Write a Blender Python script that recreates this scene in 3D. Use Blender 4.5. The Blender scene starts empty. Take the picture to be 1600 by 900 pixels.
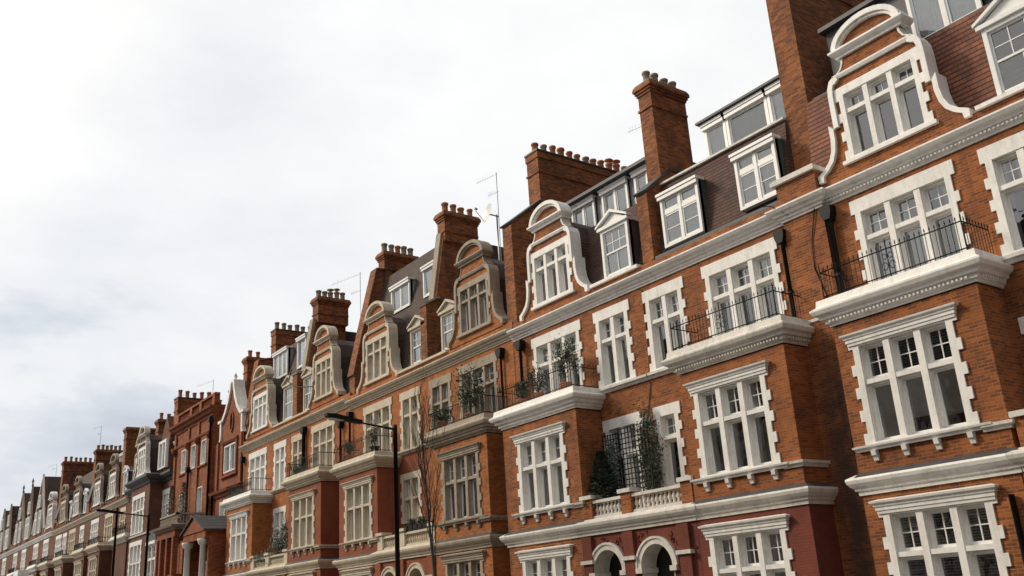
import bpy, math, random
from mathutils import Vector, Matrix
S = bpy.context.scene
COL = S.collection
GZ = -1.6            # ground level; the camera stands at eye height, z = 0
YF = 19.0            # main facade plane
YB = 18.0            # front plane of the bays
R_ = random.Random(7)

# ------------------------------------------------------------------ materials
def newmat(name):
    m = bpy.data.materials.new(name); m.use_nodes = True
    nt = m.node_tree; nt.nodes.clear()
    out = nt.nodes.new('ShaderNodeOutputMaterial')
    b = nt.nodes.new('ShaderNodeBsdfPrincipled')
    nt.links.new(b.outputs[0], out.inputs[0])
    return m, nt, b
def N(nt, t, **kw):
    n = nt.nodes.new(t)
    for k, v in kw.items():
        if k in n.inputs: n.inputs[k].default_value = v
        else: setattr(n, k, v)
    return n
def L(nt, a, b): nt.links.new(a, b)
def math_(nt, op, a, b=None, clamp=False):
    n = nt.nodes.new('ShaderNodeMath'); n.operation = op; n.use_clamp = clamp
    for i, q in enumerate((a, b)):
        if q is None: continue
        if isinstance(q, (int, float)): n.inputs[i].default_value = q
        else: nt.links.new(q, n.inputs[i])
    return n.outputs[0]
def mixc(nt, fac, a, b, mode='MIX'):
    n = nt.nodes.new('ShaderNodeMix'); n.data_type = 'RGBA'; n.blend_type = mode
    for sock, q in ((n.inputs[0], fac), (n.inputs[6], a), (n.inputs[7], b)):
        if isinstance(q, (int, float)): sock.default_value = q
        elif isinstance(q, tuple): sock.default_value = (*q, 1) if len(q) == 3 else q
        else: nt.links.new(q, sock)
    return n.outputs[2]
def ramp(nt, fac, stops):
    n = nt.nodes.new('ShaderNodeValToRGB')
    e = n.color_ramp.elements
    while len(e) > 1: e.remove(e[-1])
    for i, (p, c) in enumerate(stops):
        q = e[0] if i == 0 else e.new(p)
        q.position = p; q.color = (*c, 1) if len(c) == 3 else c
    nt.links.new(fac, n.inputs[0]); return n.outputs[0]
def pos(nt): return nt.nodes.new('ShaderNodeNewGeometry').outputs['Position']
def scaled(nt, v, s):
    n = nt.nodes.new('ShaderNodeVectorMath'); n.operation = 'MULTIPLY'
    nt.links.new(v, n.inputs[0]); n.inputs[1].default_value = s; return n.outputs[0]
def noise(nt, v, scale, detail=4, rough=.6):
    n = nt.nodes.new('ShaderNodeTexNoise'); nt.links.new(v, n.inputs['Vector'])
    n.inputs['Scale'].default_value = scale; n.inputs['Detail'].default_value = detail
    n.inputs['Roughness'].default_value = rough; return n.outputs[0]
def uvw(nt):
    """x+y along the wall, z up: bricks run round every square corner"""
    p = pos(nt)
    s = nt.nodes.new('ShaderNodeSeparateXYZ'); nt.links.new(p, s.inputs[0])
    u = math_(nt, 'ADD', s.outputs[0], s.outputs[1])
    c = nt.nodes.new('ShaderNodeCombineXYZ'); nt.links.new(u, c.inputs[0]); nt.links.new(s.outputs[2], c.inputs[1])
    return p, c.outputs[0], s
def brick(name, c1, c2, mortar, dark, darkamt=.5, mort=.010, soot=.5, paint=0.0, zpaint=None):
    m, nt, b = newmat(name)
    p, uv, s = uvw(nt)
    bt = nt.nodes.new('ShaderNodeTexBrick'); nt.links.new(uv, bt.inputs['Vector'])
    bt.inputs['Scale'].default_value = 1; bt.inputs['Brick Width'].default_value = .215
    bt.inputs['Row Height'].default_value = .067; bt.inputs['Mortar Size'].default_value = mort
    bt.inputs['Mortar Smooth'].default_value = .3; bt.inputs['Bias'].default_value = 0.0
    bt.inputs['Color1'].default_value = (*c1, 1); bt.inputs['Color2'].default_value = (*c2, 1)
    bt.inputs['Mortar'].default_value = (*mortar, 1)
    col = mixc(nt, 0.0, bt.outputs[0], bt.outputs[0])
    # a second brick pattern picks single dark burnt bricks
    b2 = nt.nodes.new('ShaderNodeTexBrick'); nt.links.new(uv, b2.inputs['Vector'])
    for k, v in (('Scale', 1), ('Brick Width', .215), ('Row Height', .067), ('Mortar Size', 0), ('Bias', 0)): b2.inputs[k].default_value = v
    b2.inputs['Color1'].default_value = (0, 0, 0, 1); b2.inputs['Color2'].default_value = (1, 1, 1, 1)
    g1 = noise(nt, p, .9, 5, .65); g2 = noise(nt, scaled(nt, p, (1.6, 1.6, 4.5)), 1.7, 4, .7)
    st = noise(nt, scaled(nt, p, (3.0, 3.0, .35)), 1.0, 4, .6)
    g3 = noise(nt, p, 2.6, 3, .6)
    thr = math_(nt, 'ADD', math_(nt, 'MULTIPLY', b2.outputs[0], .38), math_(nt, 'ADD', math_(nt, 'MULTIPLY', g2, .42), math_(nt, 'MULTIPLY', g3, .50)))
    f = ramp(nt, thr, [(.55, (0, 0, 0)), (.86, (1, 1, 1))])
    notm = math_(nt, 'SUBTRACT', 1.0, math_(nt, 'MULTIPLY', bt.outputs['Fac'], .8))
    col = mixc(nt, math_(nt, 'MULTIPLY', math_(nt, 'MULTIPLY', f, darkamt), notm), col, dark)
    v = ramp(nt, g1, [(.28, (.50, .48, .48)), (.5, (.78, .77, .76)), (.72, (1.02, 1.05, 1.05))])
    col = mixc(nt, 1.0, col, v, 'MULTIPLY')
    fs = ramp(nt, st, [(.5, (0, 0, 0)), (.78, (1, 1, 1))])
    col = mixc(nt, math_(nt, 'MULTIPLY', fs, soot), col, (.05, .03, .022))
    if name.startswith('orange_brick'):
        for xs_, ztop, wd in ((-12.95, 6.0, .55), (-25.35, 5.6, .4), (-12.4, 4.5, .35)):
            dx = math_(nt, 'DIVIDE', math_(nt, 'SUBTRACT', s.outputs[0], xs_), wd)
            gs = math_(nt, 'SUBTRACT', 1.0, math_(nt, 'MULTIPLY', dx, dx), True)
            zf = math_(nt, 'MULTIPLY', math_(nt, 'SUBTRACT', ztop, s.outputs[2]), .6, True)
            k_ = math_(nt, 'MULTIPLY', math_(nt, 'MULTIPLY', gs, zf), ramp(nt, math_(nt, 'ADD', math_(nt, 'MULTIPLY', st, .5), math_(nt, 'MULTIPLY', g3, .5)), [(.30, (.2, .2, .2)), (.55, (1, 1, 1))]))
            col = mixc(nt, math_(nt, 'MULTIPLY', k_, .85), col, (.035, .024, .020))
    fine = noise(nt, p, 26, 3, .7)
    col = mixc(nt, .35, col, mixc(nt, 1.0, col, ramp(nt, fine, [(.25, (.45, .45, .45)), (.75, (1.5, 1.5, 1.5))]), 'MULTIPLY'))
    if paint: col = mixc(nt, paint, col, c1)
    if zpaint:      # masonry paint below a level
        z, pc = zpaint
        k = math_(nt, 'LESS_THAN', s.outputs[2], z)
        pv = mixc(nt, .8, pc, mixc(nt, 1.0, pc, v, 'MULTIPLY'))
        pv = mixc(nt, math_(nt, 'MULTIPLY', bt.outputs['Fac'], .45), pv, (.04, .02, .015))
        pv = mixc(nt, math_(nt, 'MULTIPLY', fs, .4), pv, (.06, .03, .025))
        sc = ramp(nt, noise(nt, p, 6.5, 6, .75), [(.60, (0, 0, 0)), (.68, (1, 1, 1))]); pv = mixc(nt, math_(nt, 'MULTIPLY', sc, .3), pv, col)
        k2 = math_(nt, 'MULTIPLY', k, .9)
        col = mixc(nt, k2, col, pv)
    L(nt, col, b.inputs['Base Color'])
    b.inputs['Roughness'].default_value = .88
    bump = nt.nodes.new('ShaderNodeBump'); bump.inputs['Strength'].default_value = .5; bump.inputs['Distance'].default_value = .012
    h = math_(nt, 'SUBTRACT', math_(nt, 'MULTIPLY', fine, .6), math_(nt, 'MULTIPLY', bt.outputs['Fac'], .7))
    L(nt, h, bump.inputs['Height']); L(nt, bump.outputs[0], b.inputs['Normal'])
    return m
def plain(name, c, rough=.6, var=.25, scale=2.5, dirt=None, dirtamt=.4, streak=True, metal=0, bumpy=0.0):
    m, nt, b = newmat(name)
    p = pos(nt)
    g = noise(nt, p, scale, 5, .65)
    col = mixc(nt, 1.0, c, ramp(nt, g, [(.3, (1 - var,) * 3), (.7, (1 + var * .5,) * 3)]), 'MULTIPLY')
    if dirt:
        q = noise(nt, scaled(nt, p, (4, 4, .6) if streak else (1, 1, 1)), 1.3, 6, .7)
        h = noise(nt, p, 9, 4, .7)
        f = ramp(nt, math_(nt, 'ADD', math_(nt, 'MULTIPLY', q, .65), math_(nt, 'MULTIPLY', h, .35)), [(.47, (0, 0, 0)), (.68, (1, 1, 1))])
        col = mixc(nt, math_(nt, 'MULTIPLY', f, dirtamt), col, dirt)
    L(nt, col, b.inputs['Base Color'])
    b.inputs['Roughness'].default_value = rough; b.inputs['Metallic'].default_value = metal
    if bumpy:
        bp = nt.nodes.new('ShaderNodeBump'); bp.inputs['Strength'].default_value = bumpy; bp.inputs['Distance'].default_value = .01
        L(nt, noise(nt, p, 30, 4, .7), bp.inputs['Height']); L(nt, bp.outputs[0], b.inputs['Normal'])
    return m
def tiles(name, c1, c2, gap, row=.105, width=.17):
    m, nt, b = newmat(name)
    p, uv, s = uvw(nt)
    bt = nt.nodes.new('ShaderNodeTexBrick'); nt.links.new(uv, bt.inputs['Vector'])
    for k, v in (('Scale', 1), ('Brick Width', width), ('Row Height', row), ('Mortar Size', .004), ('Mortar Smooth', .2), ('Bias', -.1)): bt.inputs[k].default_value = v
    bt.inputs['Color1'].default_value = (*c1, 1); bt.inputs['Color2'].default_value = (*c2, 1); bt.inputs['Mortar'].default_value = (*gap, 1)
    g = noise(nt, p, 1.3, 5, .7)
    col = mixc(nt, 1.0, bt.outputs[0], ramp(nt, g, [(.3, (.6, .6, .62)), (.7, (1.35, 1.3, 1.25))]), 'MULTIPLY')
    w = math_(nt, 'FRACT', math_(nt, 'DIVIDE', s.outputs[2], row))
    if name != 'paving_slab': col = mixc(nt, ramp(nt, w, [(.0, (1, 1, 1)), (.16, (1, 1, 1)), (.30, (0, 0, 0))]), col, gap)
    L(nt, col, b.inputs['Base Color']); b.inputs['Roughness'].default_value = .8
    bp = nt.nodes.new('ShaderNodeBump'); bp.inputs['Strength'].default_value = .9; bp.inputs['Distance'].default_value = .035
    L(nt, math_(nt, 'SUBTRACT', math_(nt, 'SUBTRACT', 1.0, w), math_(nt, 'MULTIPLY', bt.outputs['Fac'], .4)), bp.inputs['Height']); L(nt, bp.outputs[0], b.inputs['Normal'])
    return m
def glass_mat():
    m = bpy.data.materials.new('window_glass'); m.use_nodes = True
    nt = m.node_tree; nt.nodes.clear()
    out = nt.nodes.new('ShaderNodeOutputMaterial')
    mx = nt.nodes.new('ShaderNodeMixShader'); tr = nt.nodes.new('ShaderNodeBsdfTransparent'); gl = nt.nodes.new('ShaderNodeBsdfGlossy')
    tr.inputs[0].default_value = (.93, .96, .95, 1); gl.inputs['Roughness'].default_value = .02
    gl.inputs[0].default_value = (.95, .97, 1, 1)
    fr = nt.nodes.new('ShaderNodeFresnel'); fr.inputs[0].default_value = 1.9
    bp = nt.nodes.new('ShaderNodeBump'); bp.inputs['Strength'].default_value = .25; bp.inputs['Distance'].default_value = .02
    L(nt, noise(nt, pos(nt), 2.2, 2, .5), bp.inputs['Height'])
    L(nt, bp.outputs[0], gl.inputs['Normal'])
    L(nt, math_(nt, 'MULTIPLY', fr.outputs[0], 1.7, True), mx.inputs[0]); L(nt, tr.outputs[0], mx.inputs[1]); L(nt, gl.outputs[0], mx.inputs[2])
    L(nt, mx.outputs[0], out.inputs[0]); return m

M = {}
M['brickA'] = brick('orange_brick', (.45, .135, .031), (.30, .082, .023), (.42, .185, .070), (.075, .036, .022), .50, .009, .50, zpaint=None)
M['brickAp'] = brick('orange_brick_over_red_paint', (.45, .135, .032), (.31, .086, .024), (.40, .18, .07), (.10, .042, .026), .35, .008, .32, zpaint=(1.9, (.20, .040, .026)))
M['brickC'] = brick('bright_orange_brick', (.56, .192, .042), (.44, .135, .032), (.40, .17, .065), (.16, .06, .03), .35, .007, .28)
M['brickP'] = brick('painted_terracotta_brick', (.56, .195, .052), (.50, .165, .045), (.34, .095, .032), (.26, .075, .03), .40, .008, .35, 0, zpaint=(6.1, (.33, .088, .040)))
M['brickR'] = brick('carved_red_brick', (.44, .122, .034), (.32, .085, .027), (.26, .09, .04), (.09, .035, .024), .5, .006, .35)
M['brickF'] = brick('weathered_brown_brick', (.22, .070, .030), (.14, .045, .022), (.18, .09, .05), (.09, .05, .035), .5, .008, .45)
M['brickChim'] = brick('sooty_chimney_brick', (.45, .142, .034), (.28, .080, .024), (.32, .14, .06), (.060, .036, .026), .7, .008, .55)
M['white'] = plain('white_masonry_paint', (.84, .825, .79), .5, .10, 2.0, (.33, .30, .25), .40)
M['whited'] = plain('weathered_white_paint', (.70, .67, .61), .6, .14, 2.0, (.20, .18, .15), .50)
M['stone'] = plain('cream_stone_dressing', (.62, .55, .43), .8, .18, 3.0, (.28, .23, .17), .45, bumpy=.3)
M['stoned'] = plain('weathered_buff_stone', (.38, .32, .25), .85, .22, 3.0, (.14, .12, .10), .55, bumpy=.4)
M['timber'] = plain('white_gloss_timber', (.82, .82, .80), .35, .06, 4.0)
M['glass'] = glass_mat()
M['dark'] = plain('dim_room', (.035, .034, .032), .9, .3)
M['net'] = plain('net_curtain', (.86, .87, .86), .9, .12, 3.0)
M['drape'] = plain('grey_drape', (.60, .57, .52), .9, .2, 3.0)
M['blind'] = plain('roller_blind', (.88, .86, .82), .8, .08, 1.5)
M['slat'] = plain('venetian_slat', (.40, .39, .37), .6, .1)
M['tile'] = tiles('red_brown_roof_tile', (.105, .042, .026), (.055, .026, .019), (.022, .014, .011))
M['tileo'] = tiles('orange_roof_tile', (.25, .080, .036), (.15, .050, .026), (.03, .017, .012), .13)
M['tiled'] = tiles('dark_roof_tile', (.080, .042, .029), (.042, .027, .021), (.018, .014, .012))
M['slate'] = tiles('roof_slate', (.050, .054, .058), (.034, .036, .040), (.02, .021, .023), .2, .26)
M['lead'] = plain('lead_sheet', (.060, .063, .068), .55, .3, 2.5, (.16, .16, .16), .3)
M['leadl'] = plain('pale_lead_cladding', (.30, .30, .30), .55, .2, 2.5, (.14, .14, .14), .4)
M['copper'] = plain('green_copper_flashing', (.055, .085, .074), .6, .3, 3.0)
M['render'] = plain('grey_buff_render', (.40, .36, .30), .9, .15, 1.2, (.22, .19, .16), .4, bumpy=.3)
M['iron'] = plain('black_painted_iron', (.006, .0065, .007), .55, .2); M['iron'].node_tree.nodes['Principled BSDF'].inputs['Specular IOR Level'].default_value = .25
M['pota'] = plain('terracotta_pot', (.50, .20, .095), .8, .25, 5.0, (.16, .10, .08), .4, False)
M['potb'] = plain('buff_clay_pot', (.38, .30, .21), .8, .25, 5.0, (.18, .14, .11), .4, False)
M['leaf'] = plain('grey_green_leaf', (.060, .085, .045), .6, .5, 6.0)
M['leafd'] = plain('dark_conifer_needle', (.13, .17, .135), .6, .5, 6.0)
M['bark'] = plain('bark', (.065, .050, .040), .9, .4, 8.0, bumpy=.5)
M['asphalt'] = plain('asphalt', (.050, .050, .052), .85, .3, 3.0, bumpy=.5)
M['paving'] = tiles('paving_slab', (.15, .145, .14), (.12, .117, .11), (.10, .10, .095), .6, .9)
M['kerb'] = plain('granite_kerb', (.30, .29, .28), .8, .25, 6.0)
M['line'] = plain('road_paint', (.62, .55, .12), .7, .2)
M['earth'] = plain('city_ground', (.12, .115, .105), .95, .3, .2)
M['dishw'] = plain('pale_grey_enamel', (.62, .63, .63), .4, .08)
M['alu'] = plain('dull_aluminium', (.38, .38, .38), .45, .1, metal=.6)

# ------------------------------------------------------------------ mesh builder
class MB:
    def __init__(s): s.v = []; s.f = []; s.m = []; s.sm = []
    def add(s, vs, fs, mi=0, smooth=False):
        o = len(s.v); s.v += [tuple(v) for v in vs]
        for f in fs: s.f.append([o + i for i in f]); s.m.append(mi); s.sm.append(smooth)
        return s
    def box(s, x0, x1, y0, y1, z0, z1, mi=0):
        if x0 > x1: x0, x1 = x1, x0
        v = [(x0, y0, z0), (x1, y0, z0), (x1, y1, z0), (x0, y1, z0), (x0, y0, z1), (x1, y0, z1), (x1, y1, z1), (x0, y1, z1)]
        return s.add(v, [(0, 3, 2, 1), (4, 5, 6, 7), (0, 1, 5, 4), (1, 2, 6, 5), (2, 3, 7, 6), (3, 0, 4, 7)], mi)
    def prism(s, poly, a, b, axis='y', mi=0):
        """poly in (x,z) extruded along y, or in (y,z) extruded along x"""
        n = len(poly)
        P = (lambda p, t: (p[0], t, p[1])) if axis == 'y' else (lambda p, t: (t, p[0], p[1]))
        v = [P(p, a) for p in poly] + [P(p, b) for p in poly]
        fs = [tuple(range(n)), tuple(range(2 * n - 1, n - 1, -1))] + [(i, i + n, (i + 1) % n + n, (i + 1) % n) for i in range(n)]
        return s.add(v, fs, mi)
    def strip(s, outer, inner, y0, y1, mi=0):
        """band between two (x,z) polylines, with thickness y0..y1"""
        for i in range(len(outer) - 1):
            q = [outer[i], outer[i + 1], inner[i + 1], inner[i]]
            v = [(p[0], y0, p[1]) for p in q] + [(p[0], y1, p[1]) for p in q]
            fs = [(0, 1, 2, 3), (7, 6, 5, 4), (0, 4, 5, 1), (2, 6, 7, 3)]
            if i == 0: fs.append((3, 7, 4, 0))
            if i == len(outer) - 2: fs.append((1, 5, 6, 2))
            s.add(v, fs, mi)
        return s
    def sweep(s, prof, path, mi=0):
        """moulding: (distance out, z) profile carried along an (x,y) path, outwards = right of travel turned to -Y"""
        rings = []
        n = len(path)
        for i, p in enumerate(path):
            ns = []
            if i > 0: d = Vector(path[i]) - Vector(path[i - 1]); d.normalize(); ns.append(Vector((d.y, -d.x)))
            if i < n - 1: d = Vector(path[i + 1]) - Vector(path[i]); d.normalize(); ns.append(Vector((d.y, -d.x)))
            if len(ns) == 2:
                k = 1 + ns[0].dot(ns[1]); o = (ns[0] + ns[1]) / max(k, .2)
            else: o = ns[0]
            rings.append([(p[0] + o.x * d_, p[1] + o.y * d_, z) for d_, z in prof])
        m = len(prof)
        vs = [v for r in rings for v in r]; fs = []
        for i in range(n - 1):
            for j in range(m - 1): fs.append((i * m + j, (i + 1) * m + j, (i + 1) * m + j + 1, i * m + j + 1))
        fs.append(tuple(range(m - 1, -1, -1))); fs.append(tuple((n - 1) * m + j for j in range(m)))
        return s.add(vs, fs, mi)
    def lathe(s, cx, cy, prof, seg=10, mi=0):
        vs = []; fs = []
        for r, z in prof:
            for k in range(seg):
                a = 2 * math.pi * k / seg; vs.append((cx + r * math.cos(a), cy + r * math.sin(a), z))
        m = len(prof)
        for i in range(m - 1):
            for k in range(seg): fs.append((i * seg + k, i * seg + (k + 1) % seg, (i + 1) * seg + (k + 1) % seg, (i + 1) * seg + k))
        fs.append(tuple(range(seg - 1, -1, -1))); fs.append(tuple((m - 1) * seg + k for k in range(seg)))
        return s.add(vs, fs, mi, True)
    def tube(s, pts, rad, seg=6, mi=0):
        rs = rad if isinstance(rad, (list, tuple)) else [rad] * len(pts)
        vs = []; fs = []
        for i, p in enumerate(pts):
            a = Vector(pts[max(i - 1, 0)]); b = Vector(pts[min(i + 1, len(pts) - 1)])
            d = (b - a).normalized(); u = d.cross(Vector((0, 0, 1)))
            if u.length < .05: u = d.cross(Vector((1, 0, 0)))
            u.normalize(); w = d.cross(u)
            for k in range(seg):
                t = 2 * math.pi * k / seg; vs.append(tuple(Vector(p) + (u * math.cos(t) + w * math.sin(t)) * rs[i]))
        for i in range(len(pts) - 1):
            for k in range(seg): fs.append((i * seg + k, i * seg + (k + 1) % seg, (i + 1) * seg + (k + 1) % seg, (i + 1) * seg + k))
        fs.append(tuple(range(seg))); fs.append(tuple((len(pts) - 1) * seg + k for k in range(seg - 1, -1, -1)))
        return s.add(vs, fs, mi, True)
    def mesh(s, name, mats, off=(0, 0, 0)):
        me = bpy.data.meshes.new(name)
        me.from_pydata([(v[0] - off[0], v[1] - off[1], v[2] - off[2]) for v in s.v], [], s.f)
        for m in mats: me.materials.append(m)
        me.polygons.foreach_set('material_index', s.m); me.polygons.foreach_set('use_smooth', s.sm)
        me.update(); return me
WO = {}
def link(name, data, world, parent=None):
    o = bpy.data.objects.new(name, data); COL.objects.link(o)
    WO[o.name] = Vector(world)
    if parent: o.parent = parent; o.location = Vector(world) - WO[parent.name]
    else: o.location = world
    return o
def part(name, mb, mats, parent=None):
    if not mb.v: return None
    if not isinstance(mats, (list, tuple)): mats = [mats]
    xs, ys, zs = zip(*mb.v)
    o = ((min(xs) + max(xs)) / 2, (min(ys) + max(ys)) / 2, min(zs))
    return link(name, mb.mesh(name, mats, o), o, parent)
def tag(o, label, cat=None, group=None, kind=None):
    if label: o['label'] = label
    if cat: o['category'] = cat
    if group: o['group'] = group
    if kind: o['kind'] = kind
    return o
def thing(name, loc, label, cat, group=None):
    return tag(link(name, None, loc), label, cat, group)

# ------------------------------------------------------------------ windows
WC = {}
def win_meshes(W, H, cols, zt, trim, head, crown=False, quoin=True, bars=(2, 2), lobars=(1, 1), bracket=False, jamb=.15, mull=.15, depth=.30, proud=.04, sill=.06, seed=0, curt='mix', simple=False, sash=False):
    key = (round(W, 2), round(H, 2), cols, zt, trim, head, crown, quoin, bars, lobars, bracket, jamb, mull, depth, proud, sill, seed, curt, simple, sash)
    if key in WC: return WC[key]
    rr = random.Random(hash(str(key[:6])) % 1000 + seed * 17 if False else seed * 17 + int(W * 100) + int(H * 10))
    sur = MB(); x0, x1 = -W / 2, W / 2
    sur.box(x0, x0 + jamb, -proud, depth, 0, H); sur.box(x1 - jamb, x1, -proud, depth, 0, H)
    sur.box(x0 + jamb, x1 - jamb, -proud, depth, H - head, H)
    sur.box(x0 + jamb, x1 - jamb, -proud, depth, 0, sill)
    ow = (W - 2 * jamb - (cols - 1) * mull) / cols
    ops = []
    for c in range(cols):
        a = x0 + jamb + c * (ow + mull)
        if c: sur.box(a - mull, a, -proud + .02, depth, sill, H - head)
        if zt:
            tt = .10
            sur.box(a, a + ow, -proud + .035, depth, zt - tt / 2, zt + tt / 2)
            ops += [(a, a + ow, sill, zt - tt / 2, 0), (a, a + ow, zt + tt / 2, H - head, 1)]
        else: ops.append((a, a + ow, sill, H - head, 0))
    if quoin and not simple:
        z = .02; k = 0
        while z + .24 < H - .35:
            if k % 2 == 0:
                sur.box(x0 - .10, x0, -proud, .02, z, min(z + .24, H)); sur.box(x1, x1 + .10, -proud, .02, z, min(z + .24, H))
            z += .25; k += 1
        sur.box(x0 - .10, x0, -proud, .02, H - .34, H); sur.box(x1, x1 + .10, -proud, .02, H - .34, H)
    if crown:
        pr = [(0, H - .27), (.03, H - .27), (.035, H - .21), (.055, H - .20), (.055, H - .14), (.08, H - .12), (.085, H - .07), (.13, H - .05), (.14, H - .01), (0, H + .03)]
        sur.sweep(pr, [(x0 - .06, 0), (x0 - .06, -proud), (x1 + .06, -proud), (x1 + .06, 0)])
    if bracket:
        sur.sweep([(0, -.11), (.03, -.11), (.05, -.06), (.09, -.04), (.10, 0), (0, .02)], [(x0 - .28, 0), (x0 - .28, -.05), (x1 + .28, -.05), (x1 + .28, 0)])
        for i in range(4):
            xx = x0 + .1 + (W - .2) * i / 3
            sur.prism([(-.001, -.34), (-.05, -.33), (-.07, -.25), (-.11, -.22), (-.13, -.115), (-.001, -.115)], xx - .055, xx + .055, 'x')
    fr = MB(); pn = MB(); cus = []
    fb = depth - .13; fw = .05 if not simple else .06
    for (a, b, c, d, up) in ops:
        st = .028 if depth > .2 else 0
        if st and not simple:     # stepped moulding of the stone
            sur.box(a, a + st, .06, depth, c, d); sur.box(b - st, b, .06, depth, c, d); sur.box(a + st, b - st, .06, depth, d - st, d)
        A, B, C, D = a + st, b - st, c, d - st
        fr.box(A, A + fw, fb, fb + .06, C, D); fr.box(B - fw, B, fb, fb + .06, C, D)
        fr.box(A + fw, B - fw, fb, fb + .06, D - fw, D); fr.box(A + fw, B - fw, fb - .015, fb + .06, C, C + fw * 1.4)
        nx, nz = bars if up else lobars
        ia, ib, ic, id_ = A + fw, B - fw, C + fw * 1.4, D - fw
        t = .022
        for i in range(1, nx):
            x = ia + (ib - ia) * i / nx; fr.box(x - t / 2, x + t / 2, fb + .012, fb + .048, ic, id_)
        for i in range(1, nz):
            z = ic + (id_ - ic) * i / nz; fr.box(ia, ib, fb + .014, fb + .046, z - t / 2, z + t / 2)
        if sash and not up:
            zm = (ic + id_) / 2; fr.box(ia, ib, fb - .01, fb + .05, zm - .025, zm + .025)
            for i in range(1, 3):
                x = ia + (ib - ia) * i / 3; fr.box(x - t / 2, x + t / 2, fb + .012, fb + .048, zm + .025, id_)
            z = (zm + id_) / 2; fr.box(ia, ib, fb + .014, fb + .046, z - t / 2, z + t / 2)
            x = (ia + ib) / 2; fr.box(x - t / 2, x + t / 2, fb + .012, fb + .048, ic, zm - .025)
        tilt = rr.uniform(-.012, .012); tl2 = rr.uniform(-.02, .012)
        y = fb + .03
        pn.add([(ia, y - tilt - tl2, ic), (ib, y + tilt - tl2, ic), (ib, y + tilt + tl2, id_), (ia, y - tilt + tl2, id_)], [(0, 1, 2, 3)])
        # what hangs behind the pane
        ch = {'mix': rr.choice(['drape', 'drape', 'net', 'none', 'half']), 'dark': 'none', 'blind': 'blind' if not up else 'slatd', 'slats': 'slats', 'net': 'net', 'drape': 'drape', 'mixd': rr.choice(['drape', 'none', 'half', 'net'])}[curt]
        yc = depth - .06
        if ch != 'none': cu = MB(); cus.append(({'net': 'net_curtain', 'blind': 'blind', 'slats': 'venetian_blind', 'slatd': 'venetian_blind', 'drape': 'curtain', 'half': 'curtain'}[ch], cu))
        if ch == 'net' or ch == 'blind':
            wv = 14 if ch == 'net' else 1
            pts = [(a - .01 + (b - a + .02) * i / (wv * 2), yc + (.02 * math.sin(i * 1.9) if wv > 1 else 0)) for i in range(wv * 2 + 1)]
            zb = c if ch == 'net' or rr.random() < .8 else c + (d - c) * rr.uniform(.1, .3)
            for i in range(len(pts) - 1):
                cu.add([(pts[i][0], pts[i][1], zb), (pts[i + 1][0], pts[i + 1][1], zb), (pts[i + 1][0], pts[i + 1][1], d), (pts[i][0], pts[i][1], d)], [(0, 1, 2, 3)], 0 if ch == 'net' else 2)
        elif ch in ('slats', 'slatd'):
            n = int((d - c) / .055)
            for i in range(n):
                z = c + .02 + i * .055; cu.box(a + .02, b - .02, yc, yc + .03, z, z + (.018 if ch == 'slats' else .03), 3)
        elif ch in ('drape', 'half'):
            for side in ((0, 1) if ch == 'drape' else (rr.choice((0, 1)),)):
                if side and ch == 'drape': cu = MB(); cus.append(('curtain', cu))
                wd = (b - a) * rr.uniform(.22, .42); k = 10
                for i in range(k):
                    u0, u1 = i / k, (i + 1) / k
                    xa, xb = (a + wd * u0, a + wd * u1) if side == 0 else (b - wd * u1, b - wd * u0)
                    ya, yb = yc + .03 * math.sin(i * 2.1), yc + .03 * math.sin((i + 1) * 2.1)
                    if side: ya, yb = yb, ya
                    cu.add([(xa, ya, c), (xb, yb, c), (xb, yb, d), (xa, ya, d)], [(0, 1, 2, 3)], 1 if rr.random() < 2 and seed % 2 else 0)
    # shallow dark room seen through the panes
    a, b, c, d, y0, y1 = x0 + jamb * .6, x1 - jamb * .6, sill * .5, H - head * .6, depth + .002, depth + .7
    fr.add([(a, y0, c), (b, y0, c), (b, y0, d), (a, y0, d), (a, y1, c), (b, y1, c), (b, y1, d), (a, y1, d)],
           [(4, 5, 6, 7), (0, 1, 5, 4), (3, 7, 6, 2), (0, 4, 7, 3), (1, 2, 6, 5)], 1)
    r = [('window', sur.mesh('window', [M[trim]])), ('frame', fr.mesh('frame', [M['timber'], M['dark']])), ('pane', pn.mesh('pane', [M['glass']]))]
    for nm_, q in cus:
        if q.v: r.append((nm_, q.mesh(nm_, [M['net'], M['drape'], M['blind'], M['slat']])))
    WC[key] = r
    return r
def place_window(parent, xc, y, z0, meshes, name='window'):
    w = link(name, meshes[0][1], (xc, y, z0), parent)
    for n, me in meshes[1:]: link(n, me, (xc, y, z0), w)
    return w

def wall_panel(mb, x0, x1, z0, z1, y, holes, mi=0):
    """front wall face with window openings (x0,x1,z0,z1)"""
    hs = [(max(a, x0), min(b, x1), max(c, z0), min(d, z1)) for a, b, c, d in holes if a < x1 and b > x0 and c < z1 and d > z0]
    xs = sorted({x0, x1, *[h[0] for h in hs], *[h[1] for h in hs]}); zs = sorted({z0, z1, *[h[2] for h in hs], *[h[3] for h in hs]})
    for i in range(len(xs) - 1):
        run = None
        for j in range(len(zs) - 1):
            cx, cz = (xs[i] + xs[i + 1]) / 2, (zs[j] + zs[j + 1]) / 2
            inside = any(h[0] < cx < h[1] and h[2] < cz < h[3] for h in hs)
            if not inside:
                a, b, c, d = xs[i], xs[i + 1], zs[j], zs[j + 1]
                mb.add([(a, y, c), (b, y, c), (b, y, d), (a, y, d)], [(0, 1, 2, 3)], mi)

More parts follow.
